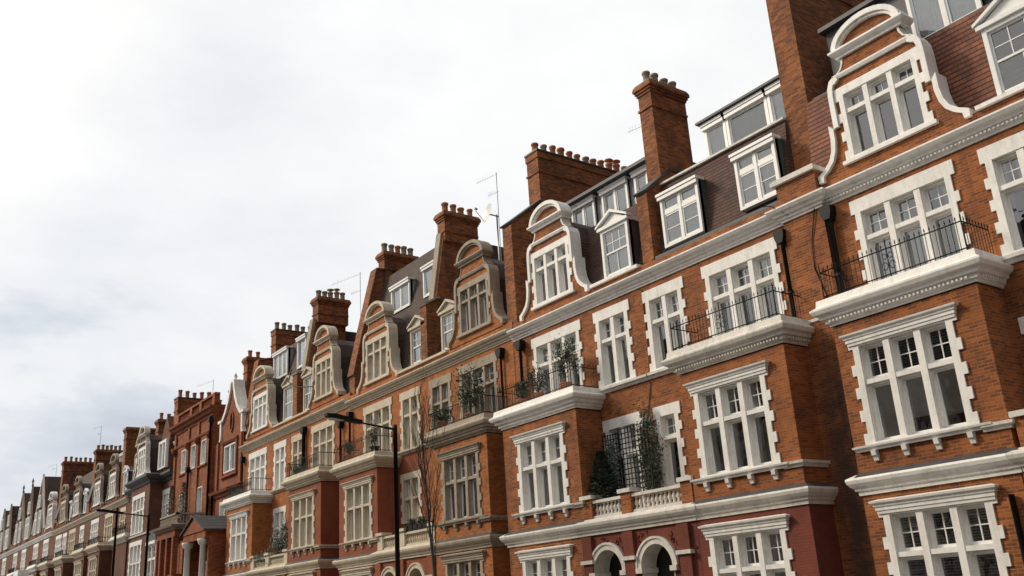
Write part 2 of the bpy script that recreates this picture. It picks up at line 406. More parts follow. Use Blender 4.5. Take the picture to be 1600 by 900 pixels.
# ------------------------------------------------------------------ parts of a house
CORN = [(0, 8.84), (.04, 8.84), (.05, 8.89), (.09, 8.91), (.10, 8.97), (.16, 8.99), (.18, 9.05), (.25, 9.08), (.30, 9.15), (.30, 9.19), (.02, 9.27)]
BALC = [(0, 5.58), (.04, 5.58), (.05, 5.63), (.10, 5.65), (.11, 5.73), (.18, 5.75), (.20, 5.82), (.28, 5.86), (.32, 5.94), (.32, 5.98), (.24, 6.03), (.21, 6.05), (.19, 6.20), (0, 6.21)]
LOWC = [(0, 1.82), (.04, 1.82), (.05, 1.90), (.09, 1.92), (.10, 1.96), (.15, 2.00), (.20, 2.07), (.22, 2.14), (.21, 2.18), (.02, 2.27)]
STR1 = [(0, 2.66), (.05, 2.66), (.07, 2.72), (.12, 2.74), (.13, 2.80), (0, 2.82)]
STR3 = [(0, 6.02), (.05, 6.02), (.08, 6.08), (.15, 6.11), (.16, 6.18), (0, 6.21)]
def shift(p, dz): return [(d, z + dz) for d, z in p]
def dentils(mb, x0, x1, y, z0, h=.06, out=.085, step=.095):
    n = int((x1 - x0) / step)
    for i in range(n):
        x = x0 + (i + .25) * step; mb.box(x, x + step * .5, y - out, y + .001, z0, z0 + h)
def side_dentils(mb, x, y0, y1, z0, h=.06, out=.085, step=.095):
    n = int((y1 - y0) / step)
    for i in range(n):
        y = y0 + (i + .25) * step; mb.box(x - .001, x + out, y, y + step * .5, z0, z0 + h)
def railing(parent, x0, x1, yf, z, h=.78, style='spear'):
    mb = MB(); y0 = yf; y1 = YF - .05
    P = [(x0, y1), (x0, y0), (x1, y0), (x1, y1)]
    for zz in (z + .08, z + h - .14):
        for a, b in zip(P, P[1:]): mb.tube([(a[0], a[1], zz), (b[0], b[1], zz)], .016, 5)
    for a, b in zip(P, P[1:]):
        d = math.dist(a, b); n = max(2, round(d / .115))
        for i in range(n + 1):
            if i == n and b != P[-1]: continue
            t = i / n; x, y = a[0] + (b[0] - a[0]) * t, a[1] + (b[1] - a[1]) * t
            top = z + h if style == 'spear' else z + h - .13
            if style == 'spear': mb.tube([(x, y, z), (x, y, top - .1), (x, y, top - .07), (x, y, top)], [.0085, .0085, .018, .002], 4)
            else: mb.tube([(x, y, z), (x, y, top)], .008, 4)
            if style == 'scroll' and i % 2 == 0 and abs(b[0] - a[0]) > .5:
                pts = [(x + .05 * math.cos(q) , y, z + .40 + .11 * math.sin(q)) for q in [k * math.pi / 5 for k in range(11)]]
                mb.tube(pts, .007, 4)
    if style == 'spear':    # scrolled centre panel
        xm = (x0 + x1) / 2
        for sx in (-1, 1):
            for zc, r in ((z + .28, .07), (z + .50, .05)):
                pts = [(xm + sx * (.02 + r * (1 + math.cos(q)) ), y0 - .002, zc + r * math.sin(q) * 1.2) for q in [k * math.pi / 6 for k in range(12)]]
                mb.tube(pts, .009, 4)
        mb.tube([(xm, y0, z), (xm, y0, z + h + .08)], .013, 5)
        for (x, y) in ((x0, y0), (x1, y0)):
            mb.tube([(x, y, z), (x, y, z + h - .02), (x, y, z + h + .06)], [.017, .017, .002], 6)
    return part('railing', mb, M['iron'], parent)
def bay_balcony(house, x0, x1, trim, dz=0, dent=True, rail='spear', yb=YB):
    mb = MB()
    mb.sweep(shift(BALC, dz), [(x0, YF), (x0, yb), (x1, yb), (x1, YF)])
    mb.box(x0, x1, yb, YF + .002, 6.10 + dz, 6.20 + dz)
    if dent: dentils(mb, x0, x1, yb, 5.665 + dz, .055, .145); side_dentils(mb, x1, yb, YF, 5.665 + dz, .055, .145)
    b = part('balcony', mb, M[trim], house)
    if rail: railing(b, x0 - .02, x1 + .02, yb - .10, 6.20 + dz, .80 if rail != 'low' else .5, 'spear' if rail in ('spear', 'low') else rail)
    return b
def gable(house, xc, hw, bmat, trim, y=YF, z0=9.33, dz=0, win=True, thick=.34, k=1.0, curt='mix', seed=0, roof='tiled', wtrim=None):
    """shaped gable: flared foot, stepped shoulder, string, segmental pediment. hw = half width at the shoulder scroll"""
    g = hw / 1.15; y = y - .012
    Z = lambda z: z + dz
    half = [(1.86, 9.33), (1.80, 9.62), (1.62, 9.72), (1.46, 9.88), (1.36, 10.10), (1.30, 10.40), (1.30, 10.70), (1.18, 10.70), (1.18, 11.55), (1.13, 11.80), (1.02, 11.94), (1.0, 11.95), (.86, 12.06), (.78, 12.2), (.75, 12.42)]
    half = [(a * g, Z(b)) for a, b in half]
    G = MB()
    ztop = Z(12.42)
    zs = sorted({b for a, b in half} | {Z(9.70), Z(11.68)})
    def wx(z):
        c = None
        for (a0, b0), (a1, b1) in zip(half, half[1:]):
            if b0 == b1: continue
            if b0 - 1e-6 <= z <= b1 + 1e-6: c = a0 + (a1 - a0) * (z - b0) / (b1 - b0)
        return c
    hwn = 1.03 * g if win else 0
    hz0, hz1 = Z(9.72), Z(11.66)
    # front face in horizontal courses, with the window opening left out
    levels = sorted(set([b for a, b in half] + [hz0, hz1]))
    for a, b in zip(levels, levels[1:]):
        if b - a < 1e-5: continue
        e = 1e-4; xa, xb = wx(a + e), wx(b - e)
        if a >= hz0 - 1e-6 and b <= hz1 + 1e-6 and win:
            for sx in (-1, 1):
                q = [(xc + sx * hwn, y, a), (xc + sx * xa, y, a), (xc + sx * xb, y, b), (xc + sx * hwn, y, b)]
                G.add(q, [(0, 1, 2, 3)])
        else:
            G.add([(xc - xa, y, a), (xc + xa, y, a), (xc + xb, y, b), (xc - xb, y, b)], [(0, 1, 2, 3)])
        for sx in (-1, 1):
            G.add([(xc + sx * xa, y, a), (xc + sx * xa, y + thick, a), (xc + sx * xb, y + thick, b), (xc + sx * xb, y, b)], [(0, 1, 2, 3)])
    # tympanum
    pw = .84 * g; ph = .56; zb = Z(12.56)
    arc = [(xc - pw * math.cos(t), zb + ph * math.sin(t)) for t in [math.pi * i / 14 for i in range(15)]]
    G.prism([(a, b) for a, b in arc], y + .01, y + thick, 'y')
    go = part('gable', G, M[bmat], house)
    C = MB(); yo, yi = y - .09, y + thick + .02
    for sx in (-1, 1):
        sc = lambda pts: [(xc + sx * a * g, Z(b)) for a, b in pts]
        C.strip(sc([(1.92, 9.44), (1.93, 9.62), (1.72, 9.74), (1.55, 9.90), (1.45, 10.12), (1.41, 10.40), (1.41, 10.80)]),
                sc([(1.79, 9.44), (1.77, 9.58), (1.60, 9.69), (1.44, 9.85), (1.34, 10.08), (1.29, 10.37), (1.29, 10.66)]), yo, yi)
        C.strip(sc([(1.27, 10.66), (1.27, 11.50), (1.25, 11.74), (1.17, 11.92), (1.05, 11.99), (.95, 11.95), (.93, 11.86)]),
                sc([(1.14, 10.66), (1.14, 11.49), (1.12, 11.68), (1.08, 11.79), (1.02, 11.80), (1.0, 11.82), (.98, 11.84)]), yo, yi)
        C.strip(sc([(1.01, 12.04), (.88, 12.12), (.81, 12.25), (.78, 12.44)]), sc([(.96, 12.04), (.83, 12.12), (.76, 12.25), (.73, 12.44)]), y - .02, yi)
    C.sweep([(0, Z(11.90)), (.06, Z(11.90)), (.09, Z(11.97)), (.09, Z(12.01)), (0, Z(12.04))], [(xc - 1.06 * g, y), (xc + 1.06 * g, y)])
    C.sweep([(0, Z(12.40)), (.07, Z(12.40)), (.08, Z(12.46)), (.14, Z(12.49)), (.19, Z(12.55)), (.19, Z(12.60)), (0, Z(12.63))], [(xc - .82 * g, y + thick), (xc - .82 * g, y), (xc + .82 * g, y), (xc + .82 * g, y + thick)])
    def arcp(w, h, z): return [(xc - w * math.cos(t), z + h * math.sin(t)) for t in [math.pi * i / 16 for i in range(17)]]
    C.strip(arcp(.93 * g, .64, Z(12.60)), arcp(.80 * g, .51, Z(12.60)), y - .15, yi)
    C.strip(arcp(.80 * g, .51, Z(12.60)), arcp(.73 * g, .44, Z(12.60)), y - .09, y + .1)
    part('coping', C, M[trim], go)
    Rf = MB()   # little roof running back from the gable
    w = 1.10 * g
    prof = [(xc - w, Z(9.45)), (xc + w, Z(9.45)), (xc + w, Z(11.5)), (xc + w * .8, Z(12.15)), (xc + w * .4, Z(12.5)), (xc, Z(12.6)), (xc - w * .4, Z(12.5)), (xc - w * .8, Z(12.15)), (xc - w, Z(11.5))]
    Rf.prism(prof, y + thick, y + 2.6, 'y')
    part('gable_roof', Rf, M[roof], go)
    if win:
        ms = win_meshes(2.06 * g, 1.94, 3, 1.27, wtrim or trim, .22, quoin=True, bars=(2, 1), seed=seed, curt=curt, jamb=.13, mull=.13)
        place_window(house, xc, y, hz0, ms)
        sl = MB(); sl.box(xc - 1.2 * g, xc + 1.2 * g, y - .10, y + .02, hz0 - .09, hz0 - .002); part('sill', sl, M[wtrim or trim], go)
    return go
def dormer(house, x0, x1, z0, z1, y, kind, trim='timber', cheek='lead', seed=0, back=1.6, curt='net', cols=None):
    W = x1 - x0; D = MB(); xc = (x0 + x1) / 2
    D.box(x0, x0 + .03, y + .05, y + back, z0, z1, 1); D.box(x1 - .03, x1, y + .05, y + back, z0, z1, 1)
    if kind == 'ped':
        D.box(x0 - .08, x1 + .08, y - .10, y + back, z1, z1 + .10, 0)
        ap = z1 + .10 + W * .33
        D.prism([(x0, z1 + .102), (x1, z1 + .102), (xc, ap - .06)], y - .02, y + .1, 'y', 0)
        for sx in (-1, 1):
            xe = xc + sx * (W / 2 + .12)
            D.prism([(xe, z1 + .10), (xe, z1 + .17), (xc, ap + .05), (xc, ap - .05)], y - .13, y + .10, 'y', 0)
        D.prism([(x0 - .05, z1 + .10), (x1 + .05, z1 + .10), (xc, ap + .01)], y + .11, y + back, 'y', 1)
        ms = win_meshes(W, z1 - z0, 1, 0, trim, .10, quoin=False, jamb=.10, depth=.16, proud=.03, sill=.06, seed=seed, curt=curt, sash=True)
    else:
        D.box(x0 - .06, x1 + .06, y - .12, y + .25, z1, z1 + .08, 0); D.box(x0 - .02, x1 + .02, y + .251, y + back, z1 - .02, z1 + .05, 1)
        D.box(x0 - .04, x1 + .04, y - .09, y - .001, z1 - .12, z1 - .002, 0)
        n = cols or 2
        H = z1 - z0
        ms = win_meshes(W, H, n, round(H * .66, 2) if kind == 'flat' else 0, trim, .12, quoin=False, jamb=.09, mull=.09, bars=(1, 1), lobars=(1, 2) if kind == 'flat' else (1, 1), depth=.16, proud=.02, sill=.08, seed=seed, curt=curt)
    d = part('dormer', D, [M[trim], M[cheek]], house)
    w = link('window', ms[0][1], (xc, y, z0), house)
    for n_, me in ms[1:]: link(n_, me, (xc, y, z0), w)
    return d
POT = {}
def chimney(house, x0, x1, y0, y1, z0, z1, npots, bmat='brickChim', pot='pota', corbel=True, odd=0, potmix=None, seed=0, pz=.50):
    rr = random.Random(seed + 5)
    C = MB(); x0 -= .006; x1 += .006; y0 -= .006; y1 += .006; C.box(x0, x1, y0, y1, z0, z1 - .3)
    C.sweep([(0, z1 - .95), (.04, z1 - .93), (.04, z1 - .86), (0, z1 - .84)], [(x0, y1), (x0, y0), (x1, y0), (x1, y1)])
    if corbel:
        C.sweep([(0, z1 - .36), (.035, z1 - .38), (.035, z1 - .29), (.075, z1 - .29), (.075, z1 - .20), (.12, z1 - .20), (.12, z1 - .10), (.08, z1), (-.1, z1)], [(x0, y1), (x0, y0), (x1, y0), (x1, y1), (x0, y1)])
    else:
        C.sweep([(-.05, z1 - .302), (.03, z1 - .302), (.03, z1 - .05), (0, z1), (-.1, z1)], [(x0, y1), (x0, y0), (x1, y0), (x1, y1), (x0, y1)])
    c = part('chimney', C, M[bmat], house)
    cap = MB(); cap.box(x0 - .06, x1 + .06, y0 - .06, y1 + .06, z1 - .03, z1 + .04); part('capping', cap, M['lead'], c)
    xm = (x0 + x1) / 2
    for i in range(npots):
        t = (i + .5) / npots
        y = y0 + (y1 - y0) * t + rr.uniform(-.03, .03)
        h = pz * rr.choice([1, 1, .93, 1.08, .85]); r = .142 * rr.choice([1, 1, .92, 1.06])
        km = potmix[i % len(potmix)] if potmix else pot
        kind = 'cowl' if i in (odd if isinstance(odd, (list, tuple)) else ()) else 'pot'
        key = (round(h, 2), round(r, 3), km, kind)
        if key not in POT:
            p = MB(); p.lathe(0, 0, [(r * .95, 0), (r * 1.0, .04), (r * .9, h * .3), (r * .88, h * .78), (r * 1.08, h * .82), (r * 1.1, h * .95), (r * .98, h), (r * .75, h), (r * .7, h - .08)], 12)
            if kind == 'cowl':
                p.lathe(0, 0, [(r * .5, h), (r * .5, h + .1), (r * 1.35, h + .13), (r * 1.2, h + .17), (r * .3, h + .22)], 12)
            POT[key] = p.mesh('chimney_pot', [M[km]])
        link('chimney_pot', POT[key], (xm, y, z1 + .04), c)
    return c
def fin(house, x0, x1, prof, bmat='brickChim', cope='stoned', name='party_wall'):
    """parapet wall rising through the roof; prof = (y,z) upper outline from front to back"""
    F = MB(); yb = prof[-1][0]
    F.prism([(prof[0][0], 8.9)] + prof + [(yb, 8.9)], x0, x1, 'x')
    f = part(name, F, M[bmat], house)
    Cc = MB()
    for a, b in zip(prof, prof[1:]):
        if abs(a[0] - b[0]) < .05: continue
        d = Vector((b[0] - a[0], b[1] - a[1])).normalized(); n = Vector((-d.y, d.x)) * .08
        Cc.prism([(a[0] - d.x * .04, a[1] - d.y * .04), (b[0], b[1]), (b[0] + n.x, b[1] + n.y), (a[0] + n.x - d.x * .04, a[1] + n.y - d.y * .04)], x0 - .05, x1 + .05, 'x')
    part('coping', Cc, M[cope], f)
    return f
def pipe(house, x, y=18.88, z0=GZ, z1=8.55, hopper=True, r=.055):
    P = MB(); P.tube([(x, y, z0), (x, y, z1)], r, 10)
    z = z0 + 1.0
    while z < z1 - .2: P.tube([(x, y, z), (x, y, z + .09)], r * 1.35, 10); z += 1.9
    if hopper:
        P.prism([(x - .09, z1 - .02), (x + .09, z1 - .02), (x + .15, z1 + .16), (x + .15, z1 + .32), (x - .15, z1 + .32), (x - .15, z1 + .16)], y - .13, y + .11, 'y')
    return part('downpipe', P, M['iron'], house)
def arch_wall(mb, x0, x1, z0, z1, y, arches, mi=0):
    """wall with round-headed openings: arches = (xc, radius, springing z)"""
    x = x0
    for xc, r, zs in arches:
        mb.add([(x, y, z0), (xc - r, y, z0), (xc - r, y, z1), (x, y, z1)], [(0, 1, 2, 3)], mi)
        n = 16
        for i in range(n):
            a, b = math.pi * i / n, math.pi * (i + 1) / n
            xa, xb = xc - r * math.cos(a), xc - r * math.cos(b)
            mb.add([(xa, y, zs + r * math.sin(a)), (xb, y, zs + r * math.sin(b)), (xb, y, z1), (xa, y, z1)], [(0, 1, 2, 3)], mi)
        x = xc + r
    mb.add([(x, y, z0), (x1, y, z0), (x1, y, z1), (x, y, z1)], [(0, 1, 2, 3)], mi)
BAL = {}
def portico(house, x0, x1, bmat, trim, arches, dz=0, y=YB, carved=True, bal=True, piers=None):
    P = MB()
    arch_wall(P, x0, x1, GZ, 1.82 + dz, y, [(a, r - .17, s) for a, r, s in arches])
    P.box(x0, x0 + .02, y + .001, YF, GZ, 1.82 + dz); P.box(x1 - .02, x1, y + .001, YF, GZ, 1.82 + dz)
    for xx in piers or (): P.box(xx - .2, xx + .2, y - .10, y - .001, GZ, 1.79 + dz)
    p = part('portico', P, M[bmat], house)
    T = MB()
    T.sweep(shift(LOWC, dz), [(x0 - .0, YF), (x0 - .0, y - .02), (x1 + .0, y - .02), (x1 + .0, YF)])
    T.box(x0, x1, y - .02, YF, 2.0 + dz, 2.28 + dz)
    for a, r, s in arches:
        out = [(a - r * math.cos(t), s + r * math.sin(t)) for t in [math.pi * i / 20 for i in range(21)]]
        inn = [(a - (r - .2) * math.cos(t), s + (r - .2) * math.sin(t)) for t in [math.pi * i / 20 for i in range(21)]]
        T.strip(out, [(a - (r - .06) * math.cos(t), s + (r - .06) * math.sin(t)) for t in [math.pi * i / 20 for i in range(21)]], y - .09, y + .02)
        T.strip([(q[0], q[1]) for q in [(a - (r - .06) * math.cos(t), s + (r - .06) * math.sin(t)) for t in [math.pi * i / 20 for i in range(21)]]], inn, y - .06, y + .5)
        for sx in (-1, 1):
            T.box(a + sx * (r - .02), a + sx * (r - .26), y - .11, y + .5, s - .13, s - .002)
            T.box(a + sx * (r - .17), a + sx * (r - .20), y - .02, y + .5, GZ, s - .132)
    for xx in piers or ():
        T.box(xx - .26, xx + .26, y - .16, y + .02, 1.04 + dz, 1.14 + dz)
    dentils(T, x0, x1, y - .02, 1.91 + dz, .04, .085, .095)
    part('cornice', T, M[trim], p)
    K = MB(); K.box(x0 + .03, x1 - .03, y + .6, y + .62, GZ, 1.8 + dz); part('shadowed_lobby', K, M['dark'], p)  # thin dark sheet behind the arches; lobby shade is in its colour
    if carved:   # strapwork relief above the arches
        rr = random.Random(int(abs(x0) * 10)); Q = MB()
        for i in range(110):
            x = rr.uniform(x0 + .1, x1 - .1); z = rr.uniform(1.0, 1.72) + dz
            if any((x - a) ** 2 + (z - s) ** 2 < (r + .07) ** 2 for a, r, s in arches) or any(abs(x - q) < .3 for q in piers or ()): continue
            rad = rr.uniform(.03, .07); t0 = rr.uniform(0, 6)
            Q.tube([(x + rad * math.cos(t0 + t), y - .012, z + rad * math.sin(t0 + t)) for t in (0, .8, 1.6, 2.4, 3.2, 4.0)], .016, 5)
        part('carving', Q, M[bmat], p)
    if bal:
        B = MB(); zb = 2.28 + dz; ps = [x0 + .2] + [q for q in (piers or ()) if x0 + .5 < q < x1 - .5][:9] + [x1 - .2]
        B.box(x0, x1, y + .02, y + .22, zb, zb + .07); B.box(x0, x1, y + .0, y + .24, zb + .42, zb + .50)
        b = part('balustrade', B, M[trim], house)
        for q in ps:
            Pi = MB(); Pi.box(q - .2, q + .2, y - .03, y + .30, zb + .002, zb + .55); part('pier', Pi, M['brickA' if trim == 'whited' else trim], b)
            Pi = MB(); Pi.box(q - .26, q + .26, y - .09, y + .36, zb + .552, zb + .66); part('pier_cap', Pi, M[trim], b)
        if trim not in BAL:
            L_ = MB(); L_.lathe(0, 0, [(.055, 0), (.055, .04), (.03, .06), (.06, .14), (.062, .18), (.03, .27), (.028, .30), (.05, .32), (.05, .35)], 9); BAL[trim] = L_.mesh('baluster', [M[trim]])
        for a, c in zip(ps, ps[1:]):
            n = max(2, int((c - a - .4) / .15))
            for i in range(n): link('baluster', BAL[trim], (a + .2 + (c - a - .4) * (i + .5) / n, y + .12, zb + .07), b)
    return p

# window kinds: (width, height, cols, transom, head, options)
def K(kind, trim, seed, curt):
    d = dict(trim=trim, seed=seed, curt=curt)
    if kind == 'T3': return win_meshes(2.42, 2.50, 3, 1.50, head=.33, **d)
    if kind == 'D3': return win_meshes(1.46, 2.45, 2, 1.45, head=.33, **d)
    if kind == 'T1': return win_meshes(2.34, 2.46, 3, 1.35, head=.30, crown=True, bracket=True, **d)
    if kind == 'D1': return win_meshes(1.46, 2.90, 2, 1.80, head=.30, **d)
    if kind == 'D1s': return win_meshes(1.46, 1.95, 2, .95, head=.25, **d)
    if kind == 'S1': return win_meshes(.86, 2.30, 1, 1.38, head=.30, **d)
    if kind == 'T0': return win_meshes(2.34, 2.50, 3, 1.40, head=.30, crown=True, **d)
    if kind == 'X1': return win_meshes(1.1, 2.2, 1, 0, head=.2, quoin=False, sash=True, **d)
KW = {'T3': (2.42, 2.50), 'D3': (1.46, 2.45), 'T1': (2.34, 2.46), 'D1': (1.46, 2.90), 'D1s': (1.46, 1.95), 'S1': (.86, 2.30), 'T0': (2.34, 2.50), 'X1': (1.1, 2.2)}

def house(xl, xr, label, bmat, trim, wins, bays, dz=0, bay_mat=None, bay_trim=None, cornice=True, dent=False, zwall=9.5, piers=(), curt='mix', strings=True, name='terraced_house', ctrim=None, bodyh=9.4, low_bricks=None):
    """wins: (xc, z0, kind[, trim]) ; bays: (x0, x1)"""
    h = thing(name, ((xl + xr) / 2, YF, GZ), label, 'house', 'red brick mansion houses in one long terrace')
    ct = ctrim or trim
    main = []; bayw = {i: [] for i in range(len(bays))}
    for i, w in enumerate(wins):
        xc, z0, kind = w[:3]; tr = w[3] if len(w) > 3 and w[3] else trim; cu = w[4] if len(w) > 4 else curt
        W, H = KW[kind]; y = YF
        for j, b in enumerate(bays):
            if b[0] < xc < b[1] and z0 + dz + H < 5.7 + dz: y = b[2] if len(b) > 2 else YB; bayw[j].append((xc - W / 2, xc + W / 2, z0 + dz, z0 + dz + H))
        if y == YF: main.append((xc - W / 2, xc + W / 2, z0 + dz, z0 + dz + H))
        place_window(h, xc, y, z0 + dz, K(kind, tr, (i * 7 + int(abs(xl))) % 5, cu))
    Wm = MB(); wall_panel(Wm, xl, xr, GZ, zwall + dz, YF, main)
    for x in piers: Wm.box(x[0], x[1], YF - .12, YF - .001, GZ, zwall + dz)
    # body behind: side and back walls, parapet top
    Wm.add([(xl, YF, GZ), (xl, 30, GZ), (xl, 30, bodyh), (xl, YF, bodyh)], [(3, 2, 1, 0)]); Wm.add([(xr - .005, YF, GZ), (xr - .005, 30, GZ), (xr - .005, 30, bodyh), (xr - .005, YF, bodyh)], [(0, 1, 2, 3)])
    Wm.add([(xl, 30, GZ), (xr, 30, GZ), (xr, 30, bodyh), (xl, 30, bodyh)], [(3, 2, 1, 0)])
    Wm.box(xl, xr - .005, YF + .001, YF + .35, zwall + dz - .1, zwall + dz - .001)
    part('wall', Wm, M[bmat], h)
    for j, b in enumerate(bays):
        x0, x1 = b[:2]; yb = b[2] if len(b) > 2 else YB
        B = MB(); wall_panel(B, x0, x1, GZ, 5.55 + dz, yb, bayw[j])
        B.add([(x1, yb, GZ), (x1, YF, GZ), (x1, YF, 5.55 + dz), (x1, yb, 5.55 + dz)], [(0, 1, 2, 3)])
        B.add([(x0, yb, GZ), (x0, YF, GZ), (x0, YF, 5.55 + dz), (x0, yb, 5.55 + dz)], [(3, 2, 1, 0)])
        bo = part('bay', B, M[(b[3] if len(b) > 3 and b[3] else bay_mat or bmat)], h)
        T = MB(); T.sweep(shift(LOWC, dz), [(x0, YF), (x0, yb), (x1, yb), (x1, YF)])
        if dent: dentils(T, x0, x1, yb, 1.91 + dz, .045, .085, .1); side_dentils(T, x1, yb, YF, 1.91 + dz, .045, .085, .1)
        part('cornice', T, M[b[4] if len(b) > 4 else (bay_trim or trim)], bo); T = MB(); T.sweep(shift(STR1, dz), [(x1 - .5, yb), (x1, yb), (x1, YF)])
        part('string_course', T, M[b[4] if len(b) > 4 else (bay_trim or trim)], bo)
        ld = MB(); ld.sweep([(0, 2.275 + dz), (.19, 2.19 + dz), (.19, 2.195 + dz), (0, 2.30 + dz)], [(x0, yb), (x1, yb), (x1, YF)]); part('flashing', ld, M['lead'], bo)
    if cornice:
        C = MB(); path = [(xl, YF)]
        for x in sorted(piers):
            if x[0] > xl + .01: path += [(x[0], YF)]
            else: path = []
            path += [(x[0], YF - .12), (x[1], YF - .12)]
            if x[1] < xr - .01: path += [(x[1], YF)]
        if path[-1][0] < xr: path.append((xr, YF))
        C.sweep(shift(CORN, dz), path)
        if dent: dentils(C, xl, xr, YF, 8.92 + dz, .045, .13)
        part('cornice', C, M[ct], h)
    if strings:
        gaps = sorted([(b[0], b[1]) for b in bays]); x = xl
        for a, b in gaps + [(xr, xr)]:
            if a - x > .3: T = MB(); T.sweep(shift(STR3, dz), [(x, YF), (a, YF)]); part('string_course', T, M[trim], h)
            x = b
    return h
def mansard(h, x0, x1, prof, mat='tile', back=30):
    """prof: (y,z) from eaves up, then flat to the back"""
    m = MB(); y, z = prof[-1]
    m.prism([(prof[0][0], 9.0)] + prof + [(back, z), (back, 9.0)], x0, x1, 'x')
    return part('roof', m, M[mat], h)
def gutter(h, x0, x1, z, y=19.0, mat='white', t=.09):
    g = MB(); g.box(x0, x1, y - .10, y + .5, z, z + t); return part('parapet_coping', g, M[mat], h)

# ------------------------------------------------------------------ House A (nearest, right edge of the picture)
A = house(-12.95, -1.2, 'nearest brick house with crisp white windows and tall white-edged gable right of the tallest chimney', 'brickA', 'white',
    [(-10.43, 6.2, 'T3', None, 'mixd'), (-7.72, 6.2, 'D3', None, 'drape'), (-5.6, 6.2, 'D3', None, 'mixd'), (-2.9, 6.2, 'T3', None, 'mixd'),
     (-10.53, 2.82, 'T1', None, 'blind'), (-7.72, 2.95, 'D1s', None, 'mixd'), (-5.6, 2.9, 'S1', None, 'mixd'), (-2.9, 2.82, 'T1', None, 'mixd'),
     (-10.53, -.83, 'T0', None, 'slats'), (-2.9, -.83, 'T0', None, 'mixd')],
    [(-12.12, -8.72), (-4.5, -1.25)], dent=True, piers=[(-12.95, -12.42)], zwall=9.5)
bay_balcony(A, -12.12, -8.72, 'white'); bay_balcony(A, -4.5, -1.25, 'white')
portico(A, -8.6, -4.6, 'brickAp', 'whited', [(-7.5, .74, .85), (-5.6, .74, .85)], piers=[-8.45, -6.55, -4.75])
gable(A, -10.43, 1.17, 'brickA', 'white', curt='dark', seed=2); gable(A, -2.9, 1.17, 'brickA', 'white', curt='dark', seed=3)
mansard(A, -12.9, -1.25, [(19.35, 9.48), (19.75, 12.2)], 'tileo')
gutter(A, -8.35, -4.9, 9.50, 19.0)
dormer(A, -7.92, -6.55, 9.62, 11.30, 19.12, 'ped', cheek='lead', seed=1, curt='dark'); dormer(A, -5.9, -4.95, 9.62, 11.30, 19.12, 'ped', cheek='lead', seed=2, curt='dark')
dormer(A, -9.85, -8.15, 12.30, 14.1, 20.05, 'box', cheek='lead', seed=3, cols=2, back=3, curt='net')
dormer(A, -7.2, -5.4, 12.45, 14.1, 20.05, 'box', cheek='leadl', seed=4, cols=2, back=3, curt='net')
t = MB(); t.box(-12.8, -1.3, 19.85, 30, 12.21, 12.30); t.box(-12.3, -1.3, 20.3, 30, 12.30, 14.2); t.box(-12.4, -1.3, 20.1, 30, 14.2, 14.32); part('attic_storey', t, M['lead'], A)
chimney(A, -13.58, -12.86, 19.75, 24.8, 9.0, 17.3, 9, odd=(), potmix=['pota', 'potb'], seed=3)
pipe(A, -12.28, z1=8.45, r=.075); pipe(A, -8.95, y=17.92, z1=1.45, hopper=False)
pipe(A, -12.15, y=18.93, z1=5.4, hopper=False, r=.03)

# ------------------------------------------------------------------ House B
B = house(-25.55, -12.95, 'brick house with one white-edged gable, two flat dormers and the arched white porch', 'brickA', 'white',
    [(-23.2, 6.15, 'T3'), (-20.42, 6.2, 'D3', None, 'dark'), (-18.15, 6.2, 'D3', None, 'half' if 0 else 'mixd'), (-15.28, 6.15, 'T3', None, 'mixd'),
     (-23.15, 2.80, 'T1', None, 'drape'), (-20.42, 2.30, 'D1', None, 'mixd'), (-18.52, 2.88, 'S1', None, 'drape'), (-15.35, 2.80, 'T1', None, 'drape'),
     (-23.25, -.85, 'T0', None, 'drape'), (-15.42, -.85, 'T0', None, 'net')],
    [(-25.12, -21.32, YB, 'brickA', 'whited'), (-16.95, -13.52, YB, 'brickAp', 'whited')], piers=[(-13.6, -12.95)], zwall=9.48)
t = MB(); t.box(-13.6, -12.42, 18.80, 18.879, 9.30, 9.83); t.box(-13.6, -12.42, 18.88, 19.6, 9.5, 9.83); part('pier_top', t, M['brickA'], B)
t = MB(); t.box(-13.7, -12.36, 18.70, 19.65, 9.832, 9.95); t.box(-13.65, -12.40, 18.75, 19.6, 9.951, 9.99); part('pier_coping', t, M['whited'], B)
b1 = bay_balcony(B, -25.12, -21.32, 'white', dent=False); b2 = bay_balcony(B, -16.95, -13.52, 'whited')
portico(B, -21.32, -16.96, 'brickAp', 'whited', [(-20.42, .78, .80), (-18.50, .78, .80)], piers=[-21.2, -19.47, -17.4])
gable(B, -23.15, 1.10, 'brickA', 'white', curt='drape', seed=1)
mansard(B, -25.2, -18.85, [(19.35, 9.48), (20.0, 12.1)], 'tile'); mansard(B, -18.38, -13.6, [(19.32, 9.48), (19.70, 12.05)], 'tile')
gutter(B, -21.2, -19.0, 9.48)
g = MB(); g.box(-18.35, -13.7, 19.05, 19.5, 9.49, 9.60); part('gutter', g, M['lead'], B)
dormer(B, -20.68, -19.42, 9.62, 11.24, 19.12, 'ped', cheek='lead', seed=2, curt='net')
dormer(B, -18.05, -16.52, 9.78, 11.42, 19.22, 'flat', cheek='copper', seed=3, curt='net'); dormer(B, -15.12, -13.72, 9.85, 11.45, 19.22, 'flat', cheek='copper', seed=4, curt='net')
